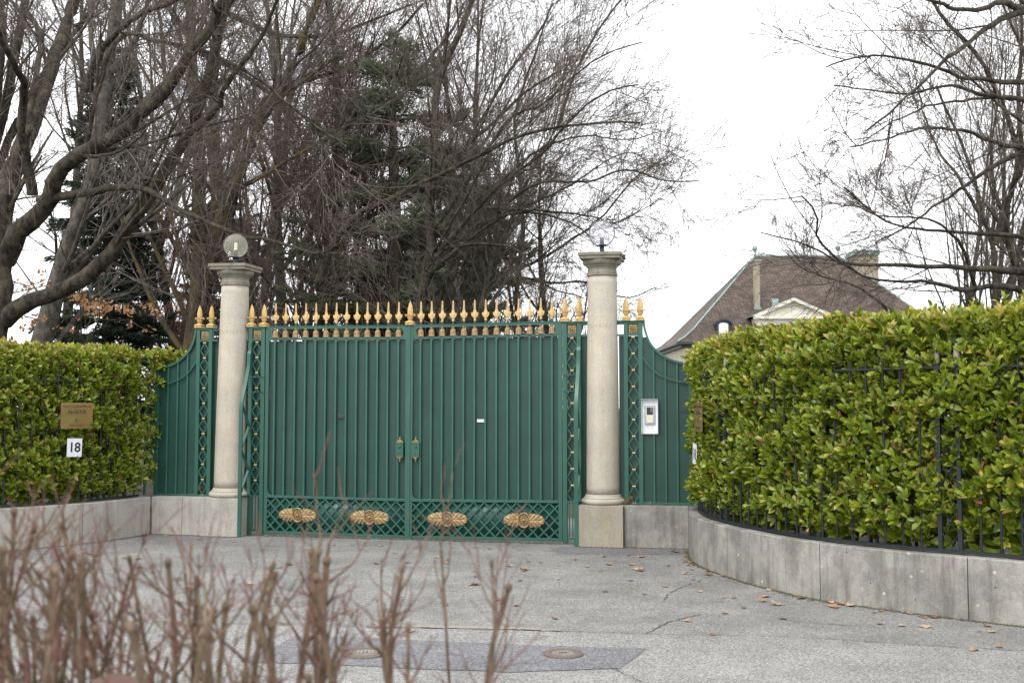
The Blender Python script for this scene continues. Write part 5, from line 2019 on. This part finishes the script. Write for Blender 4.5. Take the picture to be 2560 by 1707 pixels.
hero('beech_tree', 'bare tree with long limbs rising left to right behind the gate spears', [
    (z6((600, 1640), (620, 1400), (640, 1100), (640, 800), (650, 500), (640, 300), (600, -40)), 18, 10, 0, 0),
    (z6((620, 1250), (720, 1080), (900, 960), (1090, 840), (1250, 690), (1400, 560), (1550, 420), (1700, 330)), 9, 3, 0, -2),
    (z6((640, 950), (760, 740), (900, 520), (1060, 300), (1180, 150), (1260, -20)), 10, 4, 0, 1),
    (z6((150, 700), (300, 480), (450, 400), (700, 310), (900, 180), (1050, 20)), 8, 4, 1, -1),
    (z6((0, 250), (150, 320), (330, 440), (480, 540), (620, 640), (820, 800)), 9, 2.5, -2, 1),
    (z6((120, 60), (270, 130), (400, 170), (560, 170), (700, 140), (1000, 20)), 8, 3, -2, 0),
], 106, 27.0, BK, dens=(12, 7, 5, 4), twig_r=0.0044)
hero('beech_tree', 'upright bare tree in line with the right half of the gate', [
    (z6((1320, 1640), (1340, 1400), (1380, 1250), (1480, 1000), (1560, 800), (1680, 600), (1760, 350), (1870, 150), (1980, 0)), 14, 3, 0, 0),
    (z6((1340, 1400), (1260, 1150), (1200, 900), (1180, 600), (1150, 300), (1180, -20)), 11, 4, 0, 0),
    (z6((1500, 1640), (1490, 1350), (1520, 1100), (1500, 800), (1480, 560), (1560, 300), (1640, 60)), 9, 3, 0.5, 1),
    (z6((1380, 1300), (1560, 1240), (1760, 1120), (1900, 1010), (2050, 830), (2200, 740)), 6, 1.8, 0, -2),
    (z6((1490, 1300), (1650, 1330), (1820, 1330), (2000, 1400), (2150, 1350)), 5, 1.6, 0, -2),
], 107, 29.0, BD, dens=(12, 7, 5, 4), twig_r=0.0044)

# right hand trees, trunks mostly outside the picture or behind the hedge
hero('lime_tree', 'bare tree at the right edge sending long dark boughs leftwards', [
    (z7((1640, 1700), (1640, 1300), (1620, 900), (1600, 500), (1560, 100), (1540, -100)), 34, 16, 0, 0),
    (z7((1580, 90), (1430, 30), (1380, 10), (1270, 50), (1140, 45), (1060, 10), (900, -30)), 11, 4, 0, -2),
    (z7((1560, 20), (1400, 90), (1290, 150), (1180, 240), (1090, 310), (1020, 380), (900, 490), (720, 640)), 11, 2.5, 0, -3),
    (z7((1600, 410), (1400, 400), (1200, 380), (1070, 335), (930, 295), (770, 270), (620, 295), (520, 330)), 10, 2, 0, -2),
    (z7((1610, 520), (1490, 490), (1290, 470), (1130, 420), (920, 460), (730, 440), (560, 420)), 8, 2, 0, -1),
    (z7((1610, 500), (1350, 480), (1190, 495), (1060, 510), (860, 590), (700, 700)), 7, 2, 0, 1),
    (z7((1620, 740), (1450, 720), (1350, 700), (1190, 640), (980, 630), (830, 680), (640, 720)), 10, 2, 0, -2),
    (z7((1620, 720), (1400, 780), (1250, 880), (1070, 1000), (900, 1120), (760, 1190)), 10, 2.2, 0, -1),
    (z7((1630, 1200), (1490, 1165), (1200, 1140), (1000, 1130), (830, 1090), (700, 1000), (610, 920)), 9, 2, 0, -2),
    (z7((1640, 1380), (1490, 1330), (1300, 1320), (1100, 1310), (890, 1300), (620, 1290), (520, 1220), (470, 1160), (480, 1060), (400, 960)), 14, 2.2, 0, -3),
    (z7((1640, 1500), (1400, 1400), (1200, 1420), (1000, 1380), (780, 1370), (600, 1300), (420, 1200), (200, 1140)), 12, 1.6, 0, -3),
], 108, 18.0, BK, dens=(9, 6, 5, 4), twig_r=0.0032, trop=0.02)
hero('lime_tree', 'slender bare tree rising over the right hedge', [
    (z7((1340, 1700), (1345, 1450), (1340, 1200), (1290, 1080), (1250, 900), (1180, 700), (1120, 560), (1060, 420)), 15, 3.5, 0, 0),
    (z7((1480, 1700), (1480, 1400), (1400, 1100), (1460, 780), (1400, 560), (1320, 380), (1240, 240), (1100, 100), (1030, -20)), 12, 5, 0.5, -0.5),
    (z7((1350, 1200), (1400, 1000), (1480, 800), (1460, 500), (1480, 200), (1470, -40)), 10, 4, 0, 0),
    (z7((1290, 1080), (1160, 860), (1060, 720), (1000, 560), (960, 400)), 6, 2, 0, 0),
    (z7((1250, 1400), (1180, 1200), (1040, 1080), (800, 1060), (640, 1000)), 6, 1.6, 0, -2),
    (z7((1340, 1300), (1340, 950), (1330, 700), (1370, 450), (1390, 200)), 7, 2, 0, 1),
    (z7((880, 1560), (820, 1510), (700, 1420), (560, 1370), (430, 1330), (300, 1220)), 5, 1.4, -2, -3),
], 109, 22.0, BK, dens=(11, 7, 5, 4), twig_r=0.0036, trop=0.10)
for i, (x, y, H, st, m_, sd, lab) in enumerate([
    (14.2, 34, 15, 3, BG, 201, 'pale grey upright bare tree deep behind the right hedge'),
    (16.5, 31, 14, 2, BK, 202, 'dark bare tree at the far right behind the hedge'),
]):
    wild('bare_tree', lab, x, y, H, sd, m_, nl=20, stems=st, dens=(5, 5, 3), crown0=0.18, ang=(18, 45), trop=0.12, twig_r=0.005)

# trees further back behind the gate
for i, (px, y, H, st, m_, sd, lab) in enumerate([
    (760, 31, 17, 2, BG, 211, 'grey bare tree with two stems, right behind the left column lamp'),
    (900, 33, 12.5, 2, BR, 212, 'reddish twigged tree in the middle distance above the left gate leaf'),
    (790, 28, 10.5, 3, BR, 213, 'bushy tree of fine red brown twigs behind the left gate leaf'),
    (1060, 31, 10.5, 2, BR, 214, 'low red brown twigged tree above the centre of the gate'),
    (1180, 34, 15, 1, BD, 215, 'straight dark bare tree right of the cedar'),
    (620, 34, 17, 1, BG, 216, 'pale straight trunked tree left of the lichened trees'),
    (480, 36, 18, 2, BR, 219, 'distant brownish bare tree behind the conifer'),
    (330, 34, 17, 1, BG, 220, 'distant grey bare tree left of the conifer'),
    (150, 33, 17, 1, BD, 221, 'distant bare tree at the far left behind the big oak'),
    (1000, 27, 9, 3, BD, 222, 'low dense thicket tree just behind the gate centre'),
    (1390, 27, 8, 3, BK, 223, 'low spreading thicket tree near the right column'),
    (800, 25, 8, 3, BK, 224, 'low dense thicket tree behind the left gate leaf'),
    (1150, 24, 7.5, 3, BG, 225, 'low tangled grey thicket tree behind the right gate leaf'),
    (450, 30, 8, 3, BR, 226, 'low russet thicket tree behind the left hedge'),
]):
    x = (px - 1280) / FPX * y
    wild('bare_tree', lab, x, y, H, sd, m_, nl=(17 if H > 10 else 20), stems=st, dens=(6, 6, 4), crown0=0.10 if H < 10 else 0.16, ang=(20, 50) if H > 10 else (25, 65), trop=0.08, twig_r=0.0055 if y > 29 else 0.0045, r0=0.2 if H > 14 else 0.12)

conifer('fir_tree', 'dark fir tree between the bare trunks at the left', (262 - 1280) / FPX * 27, 27.0, 10.9, 301, MT['fir'], Lb=1.75, n_whorl=44, needles=40000, size=(0.22, 0.03), taper=0.55)
conifer('cedar_tree', 'grey green cedar with flat layered boughs in the middle distance', (985 - 1280) / FPX * 25.5, 25.5, 10.4, 302, MT['cedar'], Lb=3.2, n_whorl=26, needles=46000, size=(0.21, 0.029), tiered=True, taper=0.45, droop=0.1, r0=0.35)
conifer('cedar_tree', 'lower cedar standing right of the tall one, behind bare limbs', (1130 - 1280) / FPX * 30, 30.0, 9.8, 303, MT['cedar'], Lb=3.2, n_whorl=26, needles=40000, size=(0.25, 0.036), tiered=True, taper=0.5, droop=0.1, r0=0.3)
conifer('yew_tree', 'dark low yew behind the middle of the gate', (1010 - 1280) / FPX * 33, 33.0, 6.6, 304, MT['fir'], Lb=3.0, n_whorl=26, needles=30000, size=(0.26, 0.04), taper=0.4)
conifer('yew_tree', 'dark spreading conifer behind the left column', (560 - 1280) / FPX * 36, 36.0, 8.5, 305, MT['fir'], Lb=2.6, n_whorl=26, needles=26000, size=(0.3, 0.045), taper=0.5)


# young beech that has kept its orange leaves
def sapling(label, x, y, seed, pxb, n, mat=MT['beech_leaf']):
    g = np.random.default_rng(seed)
    root = wild('beech_sapling', label, x, y, 4.2, seed, BK, nl=8, dens=(4, 4, 3), crown0=0.3, ang=(30, 75), r0=0.04, twig_r=0.0035)
    V0 = []
    for (cx, cy, sx, sy, k) in pxb:
        px = cx + g.normal(0, sx, k)
        py = cy + g.normal(0, sy, k)
        for a, b in zip(px, py): V0.append(at(a, b, y + g.normal(0, 0.25)))
    V0 = np.array(V0)
    m = len(V0)
    ax = unit(g.normal(0, 0.55, (m, 3)) + np.array([0, 0, -0.8]))
    V, F = leaves(V0 - np.array([x, y, 0]), ax, g.normal(0, 1, (m, 3)), g.uniform(0.06, 0.11, m), g.uniform(0.035, 0.06, m))
    link('dead_leaves', np_mesh('dead_leaves', V, F), mat, root)
    # thin boughs carrying them
    mb = MB()
    for path in (((20, 735), (110, 715), (215, 745), (290, 765), (385, 790)), ((150, 690), (205, 738), (260, 758), (330, 760), (392, 748)), ((20, 700), (70, 715), (115, 700), (118, 680)), ((250, 800), (320, 800), (375, 830)), ((60, 790), (100, 800), (150, 795))):
        mb.tube([tuple(np.array(at(a, b, y)) - np.array([x, y, 0])) for a, b in path], [0.012, 0.010, 0.008, 0.006, 0.004][:len(path)], 5)
    mb.build('boughs', MT['bark'], root)
    return root


sapling('young beech still holding clusters of pale orange leaves above the left hedge', (200 - 1280) / FPX * 18.5, 18.5, 401,
        [(205, 742, 16, 9, 42), (240, 762, 16, 9, 46), (265, 768, 12, 9, 26), (300, 765, 9, 8, 14), (325, 770, 10, 8, 16), (362, 765, 12, 10, 16), (385, 780, 8, 8, 9), (68, 715, 12, 8, 16), (105, 690, 7, 12, 8), (118, 716, 6, 6, 6),
         (12, 700, 8, 10, 10), (103, 790, 6, 6, 7), (62, 790, 14, 6, 8), (325, 805, 5, 8, 6), (370, 826, 6, 6, 5), (80, 815, 18, 8, 12), (180, 815, 14, 6, 8), (220, 785, 8, 6, 6), (20, 772, 5, 4, 3), (442, 765, 4, 6, 3)], 0)

# ------------------------------------------------------------------ the house
def house():
    Y = 75.0
    cx = 21.6
    zE = 6.15
    root = thing('house', 'large pale house with a steep brown tiled roof beyond the right hedge', 'house', (cx, Y + 6.5, 0), 0)
    hw, hd = 10.1, 6.5
    wl = MB()
    wl.box(-hw + 0.55, hw - 0.55, -hd + 0.55, hd - 0.55, 0, zE - 0.05)
    wl.build('wall', MT['render'], root)
    rf = MB()
    prof = [(0.0, 0.0, 0.0), (0.60, 0.50, 0.36), (1.30, 1.05, 0.95), (6.9, hd - 0.02, 6.85)]
    rings = []
    for ix, iy, z in prof:
        a, b = hw - ix, hd - iy
        rings.append([(-a, -b, zE + z), (a, -b, zE + z), (a, b, zE + z), (-a, b, zE + z)])
    rf.loft(rings)
    roof = rf.build('roof', MT['tiles'], root)
    ev = MB()
    ev.box(-hw - 0.06, hw + 0.06, -hd - 0.06, hd + 0.06, zE - 0.16, zE - 0.005)
    ev.box(-hw + 0.3, hw - 0.3, -hd + 0.3, hd - 0.3, zE - 0.36, zE - 0.162)
    ev.build('gutter', MT['slate'], root)
    cp = MB()
    for sx in (-1, 1):
        cp.tube([(sx * (hw - ix), -(hd - iy) - 0.02, zE + z + 0.03) for ix, iy, z in prof], 0.07, 6)
        cp.tube([(sx * (hw - ix), (hd - iy) + 0.02, zE + z + 0.03) for ix, iy, z in prof], 0.07, 6)
    cp.tube([(-3.2, 0, zE + 6.89), (3.2, 0, zE + 6.89)], 0.11, 8)
    cp.build('copper_flashing', MT['copper'], root)
    for sx in (-1, 1):
        f = MB()
        f.lathe([(0.10, 0), (0.07, 0.1), (0.05, 0.3), (0.06, 0.34), (0.16, 0.42), (0.20, 0.55), (0.16, 0.68), (0.05, 0.76), (0.025, 0.82), (0.02, 1.1)], 16, (sx * 3.15, 0, zE + 6.94))
        f.build('finial_ball', MT['copper'], root, smooth=True)
    # dog-legged strip of chimney on the slope, big right chimney, small ones behind
    k = Y / FPX

    def chim(x0, x1, y0, y1, z0, z1, cap=0.22):
        c = MB()
        c.box(x0, x1, y0, y1, z0, z1)
        ch = c.build('chimney', MT['chimney'], root)
        q_ = MB()
        q_.box(x0 - 0.10, x1 + 0.10, y0 - 0.10, y1 + 0.10, z1 + 0.002, z1 + cap)
        q_.box(x0 - 0.04, x1 + 0.04, y0 - 0.06, y1, z0 - 0.0, z0 + 0.18) if False else None
        q_.build('chimney_cap', MT['copper'], ch)
        return ch
    zpx = lambda py, yy: at(1280, py, yy)[2]
    xpx = lambda px, yy: (px - 1280) / FPX * yy - cx
    xa, xb = xpx(1892, Y + 4.5), xpx(1909, Y + 4.5)
    sl = lambda z: -hd + 1.05 + (z - 0.95) * (hd - 1.07) / 5.9          # y of the slope at height z above the eaves
    zb_, zt_ = zpx(771, Y + 2.6) - zE, zpx(652, Y + 6) - zE
    xa, xb = xpx(1894, Y + 1.9), xpx(1907, Y + 1.9)
    y0_ = sl(zpx(771, Y + 2.6) - zE) - 0.12
    cs = chim(xa, xb, y0_, y0_ + 0.55, zE + 0.8, zpx(651, Y + 2.0), 0.10)
    c_ = MB()
    c_.box(xa - 0.06, xb + 0.06, y0_ - 0.06, y0_ + 0.5, zpx(773, Y + 2.0), zpx(766, Y + 2.0))
    c_.build('flashing', MT['copper'], cs)
    chim(xpx(2140, Y + 5.5), xpx(2195, Y + 5.5), -1.6, 0.6, zE, zpx(640, Y + 5.5), 0.36)
    chim(xpx(1799, Y + 12), xpx(1816, Y + 12), 3.0, 4.0, zE, zpx(730, Y + 10), 0.25)
    s = MB()
    s.box(xpx(1729, Y + 9), xpx(1742, Y + 9), 1.2, 2.4, zE, zpx(818, Y + 8))
    s.build('dormer', MT['slate'], root)
    # small copper roof light
    yl = 2.05
    s = MB()
    s.loft([[(xpx(1932, Y + 2.8), sl(z) - 0.10, zE + z), (xpx(1951, Y + 2.8), sl(z) - 0.10, zE + z), (xpx(1951, Y + 2.8), sl(z) + 0.2, zE + z), (xpx(1932, Y + 2.8), sl(z) + 0.2, zE + z)] for z in (zpx(765, Y + 2.8) - zE, zpx(746, Y + 2.8) - zE)])
    s.build('roof_light', MT['copper'], root)
    # round topped dormer
    dx, dw = xpx(1811, Y + 0.6), 0.50
    zb, zt = zE + 0.3, zpx(812, Y + 0.6)
    d = MB()
    arch = [(dx - dw, zb), (dx + dw, zb), (dx + dw, zt)] + [(dx + dw * math.cos(t), zt + 0.30 * math.sin(t)) for t in np.linspace(0.2, math.pi - 0.2, 9)] + [(dx - dw, zt)]
    d.prism(arch, -5.75, -4.4)
    dm = d.build('dormer', MT['slate'], root)
    d = MB()
    w2 = 0.33
    arch = [(dx - w2, zb), (dx + w2, zb), (dx + w2, zt)] + [(dx + w2 * math.cos(t), zt + 0.16 * math.sin(t)) for t in np.linspace(0.2, math.pi - 0.2, 9)] + [(dx - w2, zt)]
    d.prism(arch, -5.80, -5.755)
    d.build('dormer_window', MT['white'], dm)
    d = MB()
    d.sweep([(dx - dw - 0.14, -5.62, zt)] + [(dx + (dw + 0.1) * math.cos(t), -5.62, zt + 0.06 + 0.32 * math.sin(t)) for t in np.linspace(math.pi, 0, 11)] + [(dx + dw + 0.14, -5.62, zt)], 0.12, 0.5)
    d.build('dormer_hood', MT['slate'], dm)
    # pedimented bay
    xl, xr, xm = xpx(1896, Y - 0.8), xpx(2082, Y - 0.8), xpx(1987, Y - 0.8)
    zp = zpx(793, Y - 0.8)
    za = zpx(747, Y - 0.8)
    b = MB()
    b.box(xl + 0.12, xr - 0.12, -hd - 0.6, -hd + 2.6, 0, zp - 0.03)
    b.box(xl + 0.02, xr - 0.02, -hd - 0.68, -hd - 0.602, zp - 0.62, zp - 0.04)
    bay = b.build('bay_wall', MT['cream_wall'], root)
    p = MB()
    p.prism([(xl, zp), (xr, zp), (xm, za - 0.16)], -hd - 0.55, -hd + 3.2)
    p.build('pediment', MT['cream_wall'], root)
    m = MB()
    m.bar((xl - 0.22, -hd - 0.68, zp + 0.02), (xm, -hd - 0.68, za - 0.03), 0.20, 0.46, (0, 1, 0))
    m.bar((xm, -hd - 0.675, za - 0.03), (xr + 0.22, -hd - 0.675, zp + 0.02), 0.20, 0.46, (0, 1, 0))
    m.bar((xl - 0.22, -hd - 0.67, zp - 0.02), (xr + 0.22, -hd - 0.67, zp - 0.02), 0.18, 0.46, (0, 1, 0))
    m.build('cornice', MT['cream_wall'], root)
    for xx in (xl + 1.1, xm, xr - 1.1):
        w_ = MB()
        w_.box(xx - 0.42, xx + 0.42, -hd - 0.71, -hd - 0.682, zp - 1.9, zp - 0.52)
        w_.build('window', MT['screen'], root)
    rl = MB()
    rl.loft([[(xl - 0.25, y_, zp + 0.12), (xm, y_, za + 0.09), (xr + 0.25, y_, zp + 0.12), (xm, y_, za - 0.02)] for y_ in (-hd - 0.80, -hd + 3.4)])
    rl.build('pediment_roof', MT['copper'], root)
    return root


house()

# ------------------------------------------------------------------ pruned bare shrubs close to the camera
def shrub(label, x, y, seed, n_stems, top, spread=0.16, red=1.0, leaf=None):
    g = np.random.default_rng(seed)
    r = random.Random(seed)
    root = thing('bare_shrub', label, 'shrub', (x, y, Z0), 0, 'pruned bare shrubs close to the camera')
    st, ends = MB(), []
    K = 12
    Ps, Rs = [], []
    for k in range(n_stems):
        px, py = r.gauss(0, spread * 0.5), r.gauss(0, spread * 0.5)
        H = top - Z0 - abs(r.gauss(0, 0.11))
        d = np.array([r.uniform(-0.09, 0.09), r.uniform(-0.08, 0.08), 1.0])
        p = np.array([px, py, 0.0])
        c = [p]
        for i in range(K - 1):
            if r.random() < 0.4: d = d + np.array([r.uniform(-0.26, 0.26), r.uniform(-0.15, 0.15), 0])
            d = d + np.array([r.uniform(-0.06, 0.06), r.uniform(-0.06, 0.06), 0.17])
            d /= np.linalg.norm(d)
            p = p + d * H / (K - 1)
            c.append(p)
        r0 = r.choice((0.0030, 0.0038, 0.0046, 0.0056, 0.0068, 0.0078))
        Ps.append(c)
        Rs.append(np.linspace(r0 * 1.15, r0 * 0.75, K) * (1 + 0.10 * np.sin(np.arange(K) * 2.1 + k)))
        # swollen knob at the cut
        e = np.array(c[-1])
        ends.append((e, np.array(c[-1]) - np.array(c[-2]), Rs[-1][-1]))
    P0, R0 = np.array(Ps), np.array(Rs)
    P1, R1 = spawn(g, P0, R0, 4, 0.66, 1.0, (18, 52), 0.20, 6, 0.12, 0.10, 0.66, 0.0020, 0.15)
    V, F = tubes_np(P0, R0, 8)
    V1, F1 = tubes_np(P1, R1, 6)
    vs, fs = [V, V1], [F, F1 + len(V)]
    off = len(V) + len(V1)
    kn = MB()
    for e, d, rr in ends:
        d = d / np.linalg.norm(d)
        kn.tube([e - d * 0.012, e - d * 0.004, e + d * 0.004], [rr, rr * 1.45, rr * 1.2], 8)
    for a in range(len(P1)):
        if r.random() < 0.5:
            e, d = P1[a, -1], unit((P1[a, -1] - P1[a, -2])[None])[0]
            kn.tube([e - d * 0.006, e, e + d * 0.003], [R1[a, -1], R1[a, -1] * 1.7, R1[a, -1] * 1.2], 6)
    kn.add(np.concatenate(vs).tolist(), np.concatenate(fs).tolist())
    kn.build('stems', MT['stem'], root, smooth=True)
    P2, R2 = spawn(g, P0, R0, int(3 * red), 0.55, 0.97, (15, 48), 0.2, 7, 0.13, 0.08, 0.25, 0.0015, 0.15)
    P3, R3 = spawn(g, P2, R2, 3, 0.1, 0.9, (25, 60), 0.45, 5, 0.15, 0.05, 0.7, 0.0011, 0.14)
    P4, R4 = spawn(g, P1, R1, 2, 0.3, 1.0, (20, 55), 0.8, 5, 0.15, 0.08, 0.4, 0.0013, 0.14)
    vs, fs, off = [], [], 0
    for P_, R_ in ((P2, R2), (P3, R3), (P4, R4)):
        V, F = tubes_np(P_, R_, 4)
        vs.append(V)
        fs.append(F + off)
        off += len(V)
    link('shoots', np_mesh('shoots', np.concatenate(vs), np.concatenate(fs)), MT['shoot'], root, smooth=True)
    if leaf:
        (lx, ly, lz), mat, L_, W_ = leaf
        V, F = leaves(np.array([[lx - x, ly - y, lz - Z0]]), np.array([[0.9, 0.1, -0.35]]), np.array([[0.1, -0.7, 0.7]]), np.array([L_]), np.array([W_]))
        link('leaf', np_mesh('leaf', V, F), mat, root, smooth=True)
    return root


lf1 = at(105, 1512, 1.95)
lf2 = at(225, 1700, 1.7)
for i, (px, y, top_py, n_, red, leaf, lab) in enumerate([
    (10, 1.85, 1285, 14, 1.6, (lf1, MT['green_leaf'], 0.05, 0.018), 'leftmost bare pruned shrub, dense tan stems with one green leaf'),
    (160, 1.90, 1310, 11, 1.5, (lf2, MT['plum_leaf'], 0.09, 0.06), 'bare pruned shrub second from the left, below the house number'),
    (350, 1.95, 1330, 10, 1.2, None, 'bare pruned shrub below the joint of the pale left wall'),
    (560, 1.95, 1335, 10, 1.3, None, 'bare pruned shrub in front of the left column plinth'),
    (780, 2.0, 1355, 10, 1.6, None, 'bare pruned shrub with many red shoots before the left gate leaf'),
    (1000, 2.05, 1365, 10, 1.4, None, 'rightmost bare pruned shrub, open stems against the asphalt'),
]):
    x, yy, z = at(px, top_py, y)
    shrub(lab, x, yy, 500 + i, n_, z, red=red, leaf=leaf, spread=0.20)
